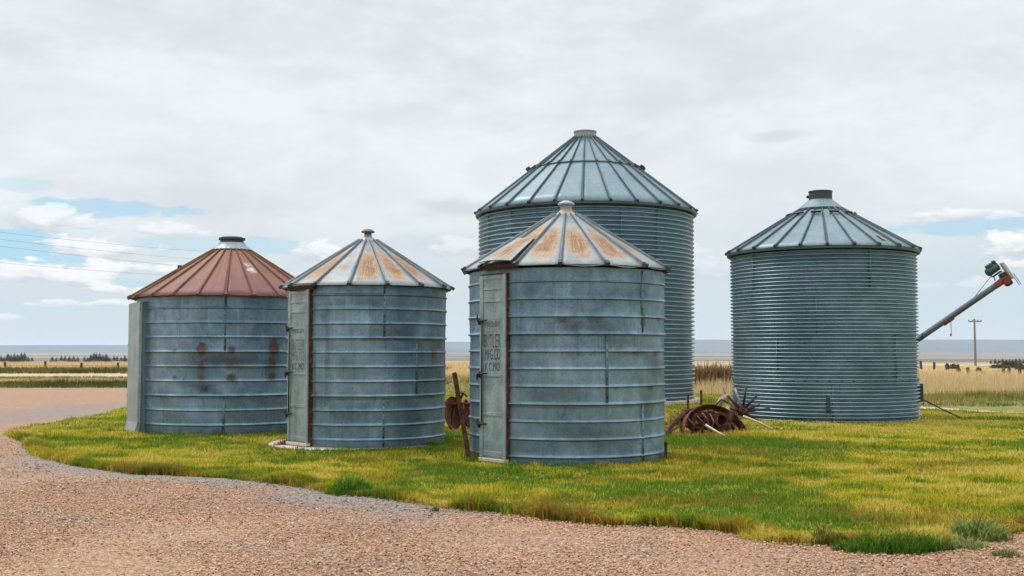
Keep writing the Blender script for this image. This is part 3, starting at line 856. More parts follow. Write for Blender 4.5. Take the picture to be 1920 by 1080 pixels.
def obox(bm, o, u, w, u0, u1, v0, v1, w0, w1, bev=0.0):
    """box in door space: o origin, u horizontal axis, w outward axis"""
    Rm = Matrix((u, w, Vector((0, 0, 1)))).transposed()
    c = o+u*((u0+u1)/2)+w*((w0+w1)/2)+Vector((0, 0, (v0+v1)/2))
    add_box(bm, c, (abs(u1-u0), abs(w1-w0), abs(v1-v0)), Rm, bev)

def text_mesh(parent, body, mat, o, u, w, u0, u1, v0, v1, out):
    cu = bpy.data.curves.new('lettering', 'FONT'); cu.body = body; cu.align_x = 'LEFT'; cu.size = 1.0; cu.extrude = 0.0; cu.offset = -.004
    tmp = bpy.data.objects.new('tmp_text', cu); C.objects.link(tmp)
    dg = bpy.context.evaluated_depsgraph_get()
    me = bpy.data.meshes.new_from_object(tmp.evaluated_get(dg))
    bpy.data.objects.remove(tmp)
    co = np.empty(len(me.vertices)*3); me.vertices.foreach_get('co', co); co = co.reshape(-1, 3)
    mn, mx = co.min(0), co.max(0)
    a = u0+(co[:, 0]-mn[0])/(mx[0]-mn[0])*(u1-u0); b = v0+(co[:, 1]-mn[1])/(mx[1]-mn[1])*(v1-v0)
    P = np.array(o[:])[None]+a[:, None]*np.array(u[:])[None]+out*np.array(w[:])[None]; P[:, 2] += b
    me.vertices.foreach_set('co', P.astype(np.float32).ravel()); me.update()
    me.materials.clear()
    return link('lettering', me, mat, parent)

def old_door(root, r, t0, t1, z0, z1, out, faint=False):
    """tall flush metal door standing proud of the curved wall, with strap latch and stencil"""
    a, b = cyl(r, R(t0), 0), cyl(r, R(t1), 0)
    tm = R((t0+t1)/2); w = Vector((math.sin(tm), -math.cos(tm), 0)); u = (b-a).normalized(); W = (b-a).length
    o = a
    jm = bmesh.new()
    obox(jm, o, u, w, -.005, W+.012, z0-.0, z1+.02, -.06, out-.012)
    build(jm, 'door_frame', MAT['jamb'], root)
    bm = bmesh.new()
    obox(bm, o, u, w, 0, W, z0+.06, z1, out-.026, out, .006)                          # slab
    sw = .075
    for (x0, x1) in ((0.004, sw), (W-sw, W-.004)): obox(bm, o, u, w, x0, x1, z0+.065, z1-.004, out-.01, out+.014, .006)
    H = z1-z0
    for fz, hh in ((.985, .05), (.925, .035), (.86, .035), (.46, .03), (.255, .05), (.045, .07)):
        obox(bm, o, u, w, sw+.003, W-sw-.003, z0+H*fz-hh/2, z0+H*fz+hh/2, out-.01, out+.010, .005)
    d = build(bm, 'door', MAT['door'], root)
    bm = bmesh.new(); obox(bm, o, u, w, W-.035, W+.010, z0+.05, z1+.01, out-.010, out+.020, .005); build(bm, 'edge_flange', MAT['door_pale'], d)
    bm = bmesh.new(); obox(bm, o, u, w, .005, W+.015, z0+.004, z0+.056, out-.05, out+.035, .006); build(bm, 'door_sill', MAT['concrete'], root)
    bm = bmesh.new()
    x = sw*.95; q = lambda xx, zz, ww: o+u*xx+w*ww+Vector((0, 0, zz))
    add_tube(bm, [q(x, z0+H*.195, out+.03), q(x, z0+H*.76, out+.03)], .010, 8)
    rod = build(bm, 'latch_rod', MAT['iron'], d, True)
    for fz, dz in ((.755, .05), (.47, -.05), (.20, .045)):
        bm = bmesh.new(); z = z0+H*fz
        add_tube(bm, [q(x-.075, z+dz*1.8, out+.05), q(x-.07, z+dz*.4, out+.055), q(x-.06, z, out+.05), q(x, z, out+.045), q(x+.09, z+.006, out+.02)], [.010, .014, .015, .013, .010], 8)
        add_tube(bm, [q(x-.06, z-.055, out+.03), q(x-.055, z+.03, out+.035)], .017, 8)
        build(bm, 'latch_handle', MAT['iron'], rod, True)
    # lines of stencilled lettering, top to bottom
    L = [('MFD.BY', .722, .750, .10), ('BUTLER', .612, .682, .07), ('MFG.CO', .545, .604, .07), ('K.C.MO', .487, .530, .10)]
    for body, a0, a1, ins_ in L:
        u0, u1 = sw+.02, W-sw-.015
        if body == 'BUTLER' and not faint:
            cells = [(u0+(u1-u0)*k/6, u0+(u1-u0)*(k+.80)/6) for k in range(6)]
            for ch, (x0, x1) in zip(body, cells):
                text_mesh(d, ch, MAT['letter_red'] if ch in 'U' else MAT['letter'], o, u, w, x0, x1, z0+H*a0, z0+H*a1, out+.004)
        else:
            text_mesh(d, body, MAT['letter_faint'] if (faint and body in ('BUTLER', 'MFG.CO')) else MAT['letter'], o, u, w, u0+ins_*.25, u1-ins_*.25, z0+H*a0, z0+H*a1, out+.004)
    return d

def bin_root(k, label):
    bx, by, br, az = BINS[k]
    return empty('grain_bin', (bx, by, 0), label, 'grain bin', None, -R(az)), br

# --- bin C, front, rust patched roof
rootC, r = bin_root('C', 'banded grey grain bin with orange rust patches on its roof, beside the leaning iron pole')
bz = [.13+.2435*k for k in range(11)]
lapC = [bz[3], bz[7]]
stC = [(-2, 2.03, .14, .06, 0, .62), (3, 1.93, .2, .1, 1, .55), (16, 2.03, .22, .05, 0, .5), (20, 1.93, .2, .1, 1, .5), (48, 2.04, .035, .09, 0, 1.2), (48, 2.0, .09, .06, 0, .55), (-5, 1.86, .4, .05, 1, .35), (40, 1.57, .35, .04, 0, .45), (62, 1.56, .12, .05, 0, .6), (55, 1.08, .1, .05, 0, .6), (30, 1.07, .2, .03, 0, .35),
       (-8, 1.0, .5, .12, 1, .5), (12, .45, .6, .2, 1, .5), (60, 1.35, .2, .3, 1, .45), (35, 2.35, .5, .2, 1, .35), (-20, 2.45, .3, .15, 1, .35), (52, .75, .15, .3, 1, .5), (28, 1.75, .35, .08, 1, .4), (66, 2.05, .15, .05, 0, .5), (-26, 1.6, .06, .9, 1, .4), (5, 1.55, .6, .05, 0, .28), (44, .32, .5, .03, 0, .3),
       (-30, .6, .5, .5, 2, .3), (-60, .1, .3, .12, 0, .5), (30, .05, .6, .08, 1, .4), (-75, 2.2, .2, .3, 0, .22), (35, .8, .5, .3, 2, .3), (15, 1.25, .7, .2, 2, .25), (-20, .3, .5, .2, 1, .25)]
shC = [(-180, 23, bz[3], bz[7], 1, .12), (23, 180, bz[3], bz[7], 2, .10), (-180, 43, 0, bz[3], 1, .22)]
wall_mesh('wall', rootC, MAT['wall_old'], banded_rows(r, 2.76, bz, lapC), 260, stC, .016, 101, shC)
seam(rootC, r+.018, R(47), bz[7]+.03, 2.74); seam(rootC, r+.010, R(22.5), bz[3]+.03, bz[7]-.03); seam(rootC, r+.003, R(47.5), .02, bz[3]-.03)
amtC = [0]*15
for p, a in zip(range(15), [1.15, 1.05, .60, .3, .3, .2, .3, .5, .6, .7, .6, .7, 1.2, 1.6, 1.25]): amtC[p] = a
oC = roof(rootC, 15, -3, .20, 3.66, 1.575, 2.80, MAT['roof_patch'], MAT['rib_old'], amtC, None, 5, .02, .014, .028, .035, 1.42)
bm = bmesh.new()   # hatch sheet raised over the door
t0, t1 = R(-3-24*2+1.5), R(-3-24*1-1.5)
def slope(rr): return 3.66+(2.79-3.66)*(rr-.20)/(1.60-.20)
vs = []
for k in range(7):
    f_ = k/6
    t = t0+(t1-t0)*f_
    rim = 1.64+.02*math.sin(5*f_)
    vs.append([bm.verts.new(cyl(.93-.1*math.sin(PI*f_), t, slope(.93)+.055)), bm.verts.new(cyl(1.3, t, slope(1.3)+.075+.01*math.sin(PI*f_))), bm.verts.new(cyl(rim, t, slope(1.60)+.07+.02*math.sin(3*f_)))])
for k in range(6):
    for j in range(2): bm.faces.new((vs[k][j], vs[k+1][j], vs[k+1][j+1], vs[k][j+1]))
hC = build(bm, 'roof_hatch', MAT['roof_patch'], oC)
s_ = hC.modifiers.new('thickness', 'SOLIDIFY'); s_.thickness = .012
nv = len(hC.data.vertices)
pa = hC.data.color_attributes.new('panel', 'FLOAT_COLOR', 'POINT'); pa.data.foreach_set('color', np.tile(np.array([1.0, .37, 0, 1], np.float32), nv))
ul = hC.data.uv_layers.new(name='UVMap')
for lp in hC.data.loops:
    ul.data[lp.index].uv = ((lp.vertex_index//3)/6, .45+.2*(lp.vertex_index % 3))
bm = bmesh.new()   # dark opening under the hatch and its timber lintel
add_tube(bm, [cyl(1.535, R(-54+4.0*k), 2.80) for k in range(8)], .052, 4)
build(bm, 'hatch_lintel', MAT['dark_gap'], rootC)
old_door(rootC, r, -55, -33.5, .03, 2.68, .075)
def mushroom(root, z, neck, h, capr, caph, flr, m_neck, m_cap, m_fl):
    bm = bmesh.new(); add_lathe(bm, [(flr, z-.065), (flr+.012, z-.04), (neck*1.35, z+.035), (neck*1.02, z+.07)], 32)
    build(bm, 'roof_collar', m_fl, root, True, 40)
    bm = bmesh.new(); add_lathe(bm, [(neck, z+.03), (neck, z+h)], 24); nk = build(bm, 'vent_neck', m_neck, root, True, 40)
    bm = bmesh.new(); add_lathe(bm, [(neck*1.2, z+h-.02), (capr, z+h-.012), (capr, z+h+.012), (capr*.75, z+h+caph*.6), (capr*.35, z+h+caph*.95), (.001, z+h+caph)], 32)
    build(bm, 'vent_cap', m_cap, nk, True, 40)
MAT['cap_tan'] = paint('rust_tinged_cap', (.40, .31, .23), .6, .2, dirt=(.30, .15, .07), dirtamt=.6)
mushroom(rootC, 3.68, .085, .15, .125, .06, .20, MAT['cap_grey'], MAT['cap_grey'], MAT['cap_tan'])

# --- bin B, behind to the side, concrete slab
rootB, r = bin_root('B', 'narrow banded grain bin with whitish rust streaked roof, standing on a concrete slab')
bzB = [.165+.2345*k for k in range(11)]
lapB = [bzB[3], bzB[7]]
stB = [(20, 1.9, .5, .15, 1, .5), (50, 1.2, .25, .4, 1, .5), (-20, .6, .5, .2, 1, .4), (5, 2.4, .5, .1, 1, .4), (-28, 1.4, .08, 1.0, 1, .45), (40, .5, .4, .2, 1, .45), (62, 1.7, .1, .1, 0, .45), (-8, .0, .7, .1, 2, .35), (20, .1, .5, .1, 1, .35), (-10, 1.35, .5, .2, 1, .25), (10, 1.0, .5, .15, 2, .3), (55, 1.55, .12, .18, 0, .5), (-15, 2.1, .4, .2, 2, .25), (30, 2.1, .4, .25, 1, .3), (-38, 1.0, .06, .8, 0, .35), (65, 1.2, .1, .1, 0, .5)]
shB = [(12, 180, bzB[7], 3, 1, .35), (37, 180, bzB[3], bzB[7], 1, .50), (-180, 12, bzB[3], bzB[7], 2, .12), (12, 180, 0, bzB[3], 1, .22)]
wall_mesh('wall', rootB, MAT['wall_old'], banded_rows(r, 2.66, bzB, lapB), 260, stB, .014, 131, shB)
seam(rootB, r+.018, R(11.5), bzB[7]+.03, 2.64); seam(rootB, r+.010, R(36.5), bzB[3]+.03, bzB[7]-.03); seam(rootB, r+.003, R(11.5), .02, bzB[3]-.03)
amtB = [1.5, 1.2, 1.1, .5, .3, .3, .3, .4, .4, .5, .5, .5, 1.1, 1.3, .35]
oB = roof(rootB, 15, -11.5, .16, 3.52, 1.475, 2.675, MAT['roof_patch'], MAT['rib_old'], amtB, None, 8, .015, .012, .028, .035, 1.31)
bm = bmesh.new()
add_tube(bm, [cyl(1.42, R(-65+4.0*k), 2.655) for k in range(8)], .06, 4)
build(bm, 'hatch_lintel', MAT['dark_gap'], rootB)
old_door(rootB, r, -66.5, -41, .05, 2.60, .085, True)
MAT['cap_brown'] = paint('dull_brown_cap', (.13, .11, .115), .6, .3, dirt=(.22, .11, .06), dirtamt=.6)
mushroom(rootB, 3.545, .062, .13, .115, .055, .17, MAT['cap_brown'], MAT['cap_brown'], MAT['cap_grey'])

# --- bin A, red roof
rootA, r = bin_root('A', 'blue grey banded grain bin with a red oxide roof and rust blots on its wall')
bzA = [.195+.2775*k for k in range(9)]
lapA = [bzA[2], bzA[5]]
zA = lambda row: 1.6+(658-row)*20.75/F_PX
def tA(pxl): return math.degrees(math.asin(max(-1, min(1, (pxl-430)/(172*1.065)))))
stA = []
for (pxl, rw, am, sx_, sy_) in [(327, 658, .5, .05, .06), (378, 655, 1.15, .075, .13), (432, 656, .8, .07, .09), (511, 652, 1.25, .09, .15), (325, 688, .35, .08, .03), (377, 684, .8, .06, .10), (430, 683, .85, .07, .09), (507, 682, .95, .08, .11), (328, 708, .65, .05, .05), (377, 708, .7, .07, .05), (432, 708, .95, .08, .07), (509, 706, 1.05, .08, .07)]:
    stA.append((tA(pxl), zA(rw), sx_, sy_, 0, am)); stA.append((tA(pxl), zA(rw)-.02, sx_*1.8, sy_*1.3, 1, .45*am))
stA += [(tA(383), zA(728), .13, .10, 1, 1.0), (tA(378), zA(722), .25, .04, 1, .7), (tA(330), zA(650), .25, .3, 2, .3), (tA(350), zA(770), .4, .15, 2, .35), (tA(470), zA(690), .12, .35, 2, .45), (tA(300), zA(650), .12, .5, 2, .4), (tA(480), zA(620), .4, .3, 1, .3), (tA(320), zA(780), .35, .12, 1, .35)]
stA += [(tA(420), zA(676), .95, .16, 1, .80), (tA(378), zA(690), .16, .22, 1, .7), (tA(510), zA(680), .18, .22, 1, .7), (tA(400), zA(665), .5, .05, 0, .35), (tA(470), zA(690), .5, .04, 0, .35), (tA(355), zA(690), .4, .05, 0, .3), (tA(520), zA(640), .3, .2, 1, .45), (tA(300), zA(745), .3, .2, 1, .35), (tA(470), zA(780), .5, .15, 1, .4)]
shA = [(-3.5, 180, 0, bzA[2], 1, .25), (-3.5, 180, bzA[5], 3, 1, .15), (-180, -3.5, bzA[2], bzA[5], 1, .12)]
wall_mesh('wall', rootA, MAT['wall_blue'], banded_rows(r, 2.66, bzA, lapA, .024, .028), 260, stA, .018, 151, shA)
seam(rootA, r+.018, R(tA(420)), bzA[5]+.03, 2.64, .034, .12, mat=MAT['seam']); seam(rootA, r+.003, R(tA(419)), .02, bzA[2]-.03, .045, .12, mat=MAT['seam_dark'])
paleA = [0]*24; paleA[2] = .0; paleA[1] = .9
roof(rootA, 24, -2.8, .27, 3.74, 2.0, 2.655, MAT['roof_red'], MAT['rib_red'], [.5]*24, paleA, 9, .006, .006, .026, .034, 1.78, .0)
bm = bmesh.new(); add_lathe(bm, [(.40, 3.665), (.41, 3.685), (.28, 3.785), (.265, 3.83)], 40); build(bm, 'roof_collar', MAT['cap_grey'], rootA, True, 40)
bm = bmesh.new(); add_lathe(bm, [(.235, 3.80), (.235, 3.90)], 40); nk = build(bm, 'vent_neck', MAT['cap_dark'], rootA, True, 40)
bm = bmesh.new(); add_lathe(bm, [(.255, 3.885), (.268, 3.89), (.268, 3.93), (.20, 3.955), (.001, 3.965)], 40); build(bm, 'vent_cap', MAT['cap_dark'], nk, True, 40)
bm = bmesh.new()
p_ = cyl(1.02, R(-88), 3.30); add_box(bm, p_, (.10, .10, .09), Matrix.Rotation(R(-88), 3, 'Z'), .01)
build(bm, 'roof_bracket', MAT['rust_dark'], rootA)
# its plain proud door panel on the side
a_, b_ = cyl(r, R(-86), 0), cyl(r, R(-59), 0); tm = R(-72.5); w_ = Vector((math.sin(tm), -math.cos(tm), 0)); u_ = (b_-a_).normalized(); W_ = (b_-a_).length
bm = bmesh.new(); obox(bm, a_, u_, w_, .0, W_-.03, .02, 2.56, -.25, .10); build(bm, 'door_frame', MAT['seam_dark'], rootA)
bm = bmesh.new()
obox(bm, a_, u_, w_, -.06, W_-.015, .14, 2.545, .105, .165, .008)
# flared foot
Rm = Matrix((u_, w_, Vector((0, 0, 1)))).transposed()
q = []
for (x, ww, z) in ((-.10, .20, .02), (W_-.015, .22, .02), (W_-.015, .165, .22), (-.06, .165, .22)): q.append(bm.verts.new(a_+u_*x+w_*ww+Vector((0, 0, z))))
for (x, ww, z) in ((-.10, .12, .02), (W_-.015, .12, .02), (W_-.015, .12, .22), (-.06, .12, .22)): q.append(bm.verts.new(a_+u_*x+w_*ww+Vector((0, 0, z))))
for f_ in ((0, 1, 2, 3), (7, 6, 5, 4), (0, 4, 5, 1), (1, 5, 6, 2), (2, 6, 7, 3), (3, 7, 4, 0)): bm.faces.new([q[k] for k in f_])
dA = build(bm, 'door', MAT['door_pale'], rootA)
bm = bmesh.new()
bm.free()
for z in (.72, 1.72):
    bm = bmesh.new(); p_ = a_+u_*(-.06)+w_*.14+Vector((0, 0, z)); add_box(bm, p_, (.06, .05, .05), Rm, .006); build(bm, 'hinge', MAT['iron'], dA)

# --- bin D, tall corrugated at the back
rootD, r = bin_root('D', 'tallest corrugated steel grain bin with a two tier ribbed roof, rising behind the others')
stD = [(20, 3.5, 1.2, 1.5, 1, .12), (60, 2.0, 1.0, 2.0, 1, .2), (75, .4, 1.2, .4, 1, .4)]
wall_mesh('wall', rootD, MAT['wall_corr'], corr_rows(r, 5.94, .137, .060), 200, stD, .0, 171)
for td, z0, z1 in ((-62, 0.1, 5.9), (-41, 3.0, 5.9), (18, 4.4, 5.88), (39, 3.6, 5.9)): seam(rootD, r+.006, R(td), z0, z1, .03, .137, mat=MAT['seam_dark'])
oD = roof(rootD, 27, -1.4, .36, 8.50, 3.56, 5.98, MAT['roof_new'], MAT['rib_new'], None, None, 2, 0, .01, .032, .055, 3.34, .075)
bm = bmesh.new()   # lap where the upper tier overlaps the lower, one lug per rib
zj = lambda rr: 8.50+(5.98-8.50)*(rr-.36)/(3.56-.36)
add_lathe(bm, [(1.70, zj(1.70)+.035), (1.74, zj(1.74)+.04), (1.74, zj(1.74)-.005), (1.70, zj(1.70)-.005)], 27*4, close=True)
build(bm, 'tier_lap', MAT['rib_new'], oD)
for p in range(27):
    t = R(-1.4)+2*PI*p/27; bm = bmesh.new()
    add_box(bm, cyl(1.75, t, zj(1.75)+.055), (.055, .14, .09), Matrix.Rotation(t, 3, 'Z') @ Matrix.Rotation(R(38), 3, 'X'), .01)
    build(bm, 'rib_lug', MAT['rib_new'], oD)
for t in (R(76), R(84), R(-80)):
    bm = bmesh.new(); add_box(bm, cyl(1.86, t, zj(1.86)+.13), (.11, .15, .13), Matrix.Rotation(t, 3, 'Z') @ Matrix.Rotation(R(38), 3, 'X'), .03); build(bm, 'roof_lug', MAT['cap_dark'], oD)
bm = bmesh.new(); add_lathe(bm, [(.42, 8.45), (.43, 8.50), (.355, 8.53), (.355, 8.66), (.375, 8.665), (.375, 8.70), (.30, 8.72), (.001, 8.73)], 48); build(bm, 'vent_cap', MAT['cap_grey'], rootD, True, 40)
pad = bmesh.new(); add_lathe(pad, [(3.62, -.05), (3.62, .10), (3.40, .115)], 96)
pd = build(pad, 'concrete_pad', MAT['concrete'], None); pd.location = (2.372, 35.124, 0); tag(pd, 'pale concrete ring under the tallest corrugated bin', 'concrete pad')

# --- bin E, squat corrugated
rootE, r = bin_root('E', 'squat corrugated steel grain bin with a grey ribbed roof, in front of the auger')
stE = [(-40, 2.0, .9, 1.3, 1, .15), (40, 1.0, .8, .8, 1, .12), (0, 3.7, 1.5, .12, 1, .35)]
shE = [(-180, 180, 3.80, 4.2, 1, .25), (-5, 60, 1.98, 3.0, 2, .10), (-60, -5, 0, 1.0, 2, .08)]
wall_mesh('wall', rootE, MAT['wall_corr'], corr_rows(r, 3.93, .0845, .036), 200, stE, .0, 191, shE)
for z in (3.0, 1.98, .93): lap_ring(rootE, r+.031, z, 52, .022)
tE = lambda p_: math.degrees(math.asin(max(-1, min(1, (p_-1543)/(174*1.07)))))
for pxl, z0, z1 in ((1409, 3.02, 3.9), (1633, 3.02, 3.9), (1532, 2.0, 2.98), (1455, .95, 1.96), (1680, .95, 1.96), (1560, .02, .91)): seam(rootE, r+.006, R(tE(pxl)), z0, z1, .022, .0845, mat=MAT['seam_dark'])
oE = roof(rootE, 24, 3.4, .42, 5.06, 2.26, 3.955, MAT['roof_new'], MAT['rib_new'], None, None, 3, 0, .008, .026, .045, 2.11, .06)
zE = lambda rr: 5.06+(3.955-5.06)*(rr-.42)/(2.26-.42)
for p in range(0, 24, 2):
    t = R(3.4)+2*PI*(p-.75)/24; bm = bmesh.new()
    add_box(bm, cyl(.80, t, zE(.80)+.05), (.24, .05, .05), Matrix.Rotation(t, 3, 'Z') @ Matrix.Rotation(R(30), 3, 'X'), .008); build(bm, 'roof_step', MAT['cap_dark'], oE)
for p in range(24):
    t = R(3.4)+2*PI*(p+.5)/24; bm = bmesh.new()
    add_box(bm, cyl(.535, t, zE(.535)+.014), (.085, .06, .02), Matrix.Rotation(t, 3, 'Z') @ Matrix.Rotation(R(31), 3, 'X'), .004); build(bm, 'collar_clip', MAT['cap_dark'], oE)
bm = bmesh.new(); add_lathe(bm, [(.54, 5.005), (.55, 5.03), (.30, 5.235), (.285, 5.25)], 48); build(bm, 'roof_collar', MAT['roof_new'], rootE, True, 40)
bm = bmesh.new(); add_lathe(bm, [(.275, 5.22), (.275, 5.43), (.285, 5.435), (.285, 5.465), (.001, 5.48)], 48); nk = build(bm, 'vent_cap', MAT['cap_dark'], rootE, True, 40)
bm = bmesh.new(); add_tube(bm, [cyl(.27, R(-80), 5.33), cyl(.33, R(-80), 5.335)], .035, 10); build(bm, 'cap_knob', MAT['cap_dark'], nk)
bm = bmesh.new()
add_box(bm, cyl(r+.05, R(tE(1551)), .43), (.075, .05, .36), Matrix.Rotation(R(tE(1551)), 3, 'Z'), .01); add_box(bm, cyl(r+.07, R(tE(1551)), .30), (.12, .06, .05), Matrix.Rotation(R(tE(1551)), 3, 'Z'), .008)
build(bm, 'sampling_latch', MAT['cap_dark'], rootE)
bm = bmesh.new(); t = R(92)
add_tube(bm, [cyl(r, t, 1.86), cyl(r+.07, t, 1.88), cyl(r+.12, t, 1.93), cyl(r+.13, t, 2.02)], .022, 8); build(bm, 'wall_hook', MAT['cap_dark'], rootE, True)
bm = bmesh.new(); add_box(bm, cyl(r+.05, R(94), .62), (.22, .13, .42), Matrix.Rotation(R(94), 3, 'Z'), .015); build(bm, 'control_box', MAT['cap_dark'], rootE)
bm = bmesh.new()   # light patch on one roof sheet
q = [cyl(1.78, R(42), zE(1.78)+.012), cyl(1.80, R(45.5), zE(1.80)+.012), cyl(2.05, R(44.5), zE(2.05)+.012), cyl(2.02, R(41.5), zE(2.02)+.012)]
bm.faces.new([bm.verts.new(p) for p in q]); bmesh.ops.solidify(bm, geom=bm.faces[:], thickness=.008); build(bm, 'roof_patch', MAT['guard'], oE)

# slab under bin B
bm = bmesh.new(); add_lathe(bm, [(1.50, -.05), (1.495, .025), (1.46, .04), (1.15, .046)], 72)
sl = build(bm, 'concrete_slab', MAT['concrete'], None); sl.location = (-2.67, 18.97, 0); tag(sl, 'tan concrete slab showing beside the door of the narrow banded bin', 'concrete slab')

# ------------------------------------------------------------------ leaning pole and stake
bm = bmesh.new()
b0, t0_ = Vector((-.59, 15.95, -.15)), Vector((-.86, 16.3, 1.28)); ax = (t0_-b0).normalized(); sd = ax.cross(Vector((0, 1, 0))).normalized(); fw = sd.cross(ax)
for (cx, cy, sx_, sy_) in ((0, 0, .066, .012), (-.027, .036, .012, .06)):
    Rm = Matrix((sd, fw, ax)).transposed(); add_box(bm, (b0+t0_)/2+sd*cx+fw*cy, (sx_, sy_, (t0_-b0).length), Rm, .002)
pl = build(bm, 'iron_pole', MAT['rust_dark']); tag(pl, 'dark rusty iron angle pole leaning out of the grass between two banded bins', 'pole')
bm = bmesh.new(); tC = R(71-2.85)
p0 = Vector((BINS['C'][0], BINS['C'][1], 0))+Vector((1.52*math.sin(tC), -1.52*math.cos(tC), 0))
add_box(bm, p0+Vector((0, 0, .13)), (.035, .035, .30), Matrix.Rotation(.3, 3, 'Z'), .004)
sk = build(bm, 'metal_stake', MAT['iron']); tag(sk, 'short black stake in the grass against the front banded bin', 'stake')

# ------------------------------------------------------------------ rusty wreck near the squat bin
def wheel(name, loc, rad, width, rot, label, nspoke=10, hub=.10, arc=None, mats=('rust_red', 'rust'), thick=.018):
    root = empty(name, loc, label, 'steel wheel'); root.rotation_euler = rot
    bm = bmesh.new()
    add_lathe(bm, [(rad, -width/2), (rad+.006, 0), (rad, width/2), (rad-thick, width/2), (rad-thick-.004, 0), (rad-thick, -width/2)], 56, close=True)
    build(bm, 'rim', MAT[mats[0]], root, True, 40)
    bm = bmesh.new(); add_lathe(bm, [(.04, -width*.9), (hub, -width*.9), (hub*.8, -width*.3), (hub*.8, width*.3), (hub, width*.9), (.04, width*.9)], 20, close=True)
    build(bm, 'hub', MAT[mats[1]], root, True, 40)
    for k in range(nspoke):
        a = 2*PI*k/nspoke; s = 1 if k % 2 else -1
        bm = bmesh.new(); add_tube(bm, [(hub*.8*math.sin(a), -hub*.8*math.cos(a), s*width*.7), ((rad-.01)*math.sin(a), -(rad-.01)*math.cos(a), s*width*.15)], .011, 7)
        build(bm, 'spoke', MAT[mats[1]], root, True)
    return root
# wide-rimmed wheel, half sunk, tipped towards the viewer
wheel('steel_wheel', (3.86, 20.85, -.10), .72, .20, (R(63), R(4), R(20)), 'wide rimmed rusty steel wheel half sunk in grass in front of the squat bin', 8, .10)
imp = empty('farm_implement', (3.75, 21.2, 0), 'rust brown broken farm implement with two drums, lying in grass between two bins', 'farm implement')
def ip(pxl, row, Y):  # world point for layout notes: pixel column/row of the survey sheet at depth Y
    xr = (pxl-960)/F_PX; yr = (540-row)/F_PX
    ry = math.cos(PITCH)-yr*math.sin(PITCH); rz_ = math.sin(PITCH)+yr*math.cos(PITCH)
    return Vector((xr*Y/ry, Y, CAM_H+rz_*Y/ry))
def loc_(v): return v-Vector(imp.location)
bm = bmesh.new(); add_tube(bm, [loc_(v) for v in (Vector((2.82, 20.4, .03)), Vector((3.05, 20.7, .25)), Vector((3.32, 21.1, .43)), Vector((3.8, 21.4, .50)))], [.05, .052, .05, .045], 6); build(bm, 'main_beam', MAT['rust_dark'], imp)
bm = bmesh.new(); add_tube(bm, [loc_(v) for v in (Vector((3.3, 21.2, .44)), Vector((3.75, 21.5, .40)), Vector((4.35, 21.7, .30)))], .04, 6); build(bm, 'cross_beam', MAT['rust'], imp)
for (x, y, z) in ((3.52, 20.95, .24), (3.98, 21.15, .26)):
    bm = bmesh.new(); M_ = Matrix.Rotation(R(80), 3, 'X') @ Matrix.Rotation(R(15), 3, 'Y')
    add_lathe(bm, [(.10, -.14), (.155, -.14), (.16, -.11), (.14, 0), (.16, .11), (.155, .14), (.10, .14)], 24, loc_(Vector((x, y, z))), M_, close=True); build(bm, 'drum', MAT['rust_dark'], imp, True, 40)
for (a, b) in (((3.45, 21.6, .3), (3.48, 21.7, .72)), ((3.72, 21.6, .3), (3.74, 21.7, .82)), ((3.55, 21.1, .35), (3.62, 20.8, .04)), ((4.2, 21.5, .3), (4.32, 21.2, .02)), ((3.25, 21.0, .40), (3.2, 20.9, .02))):
    bm = bmesh.new(); add_tube(bm, [loc_(Vector(a)), loc_(Vector(b))], .026, 6); build(bm, 'strut', MAT['rust_dark'], imp)
for (a, b, c_) in (((3.62, 20.9, .42), (3.70, 20.75, .30), (3.68, 20.8, .12)), ((3.78, 21.0, .40), (3.84, 20.9, .25), (3.76, 20.85, .08))):
    bm = bmesh.new(); add_tube(bm, [loc_(Vector(v)) for v in (a, b, c_)], .018, 6); build(bm, 'tine', MAT['rust_red'], imp, True)
for (c_, sz_, ez) in (((3.42, 21.0, .30), (.05, .30, .26), 20), ((3.75, 21.05, .36), (.30, .05, .16), -15), ((4.12, 21.2, .32), (.06, .34, .30), 35), ((3.62, 21.25, .14), (.55, .10, .10), 8), ((4.0, 20.95, .12), (.34, .08, .12), -30)):
    bm = bmesh.new(); add_box(bm, loc_(Vector(c_)), sz_, Matrix.Rotation(R(ez), 3, 'Z') @ Matrix.Rotation(R(ez*.8), 3, 'Y'), .012); build(bm, 'frame_plate', MAT['rust_dark'], imp)
for (a, b, c_) in (((3.30, 20.8, .36), (3.42, 20.6, .20), (3.36, 20.6, .03)), ((3.50, 20.85, .38), (3.60, 20.6, .24), (3.55, 20.6, .03)), ((4.28, 21.2, .42), (4.40, 21.0, .22), (4.36, 21.0, .03)), ((3.92, 21.2, .55), (4.05, 21.25, .66), (4.18, 21.2, .60)), ((3.2, 20.75, .20), (2.98, 20.5, .12), (2.90, 20.4, .03))):
    bm = bmesh.new(); add_tube(bm, [loc_(Vector(v)) for v in (a, b, c_)], .017, 6); build(bm, 'tine', MAT['rust_dark'], imp, True)
clump('weed_clump', 'leafy yellow green weeds growing behind the rusty wheel between the corrugated bins', 'weed', 4.0, 23.2, .75, .4, 1500, .20, .62, .030, mixc(np.array([.09, .15, .025]), np.array([.48, .38, .06])), 1.1)
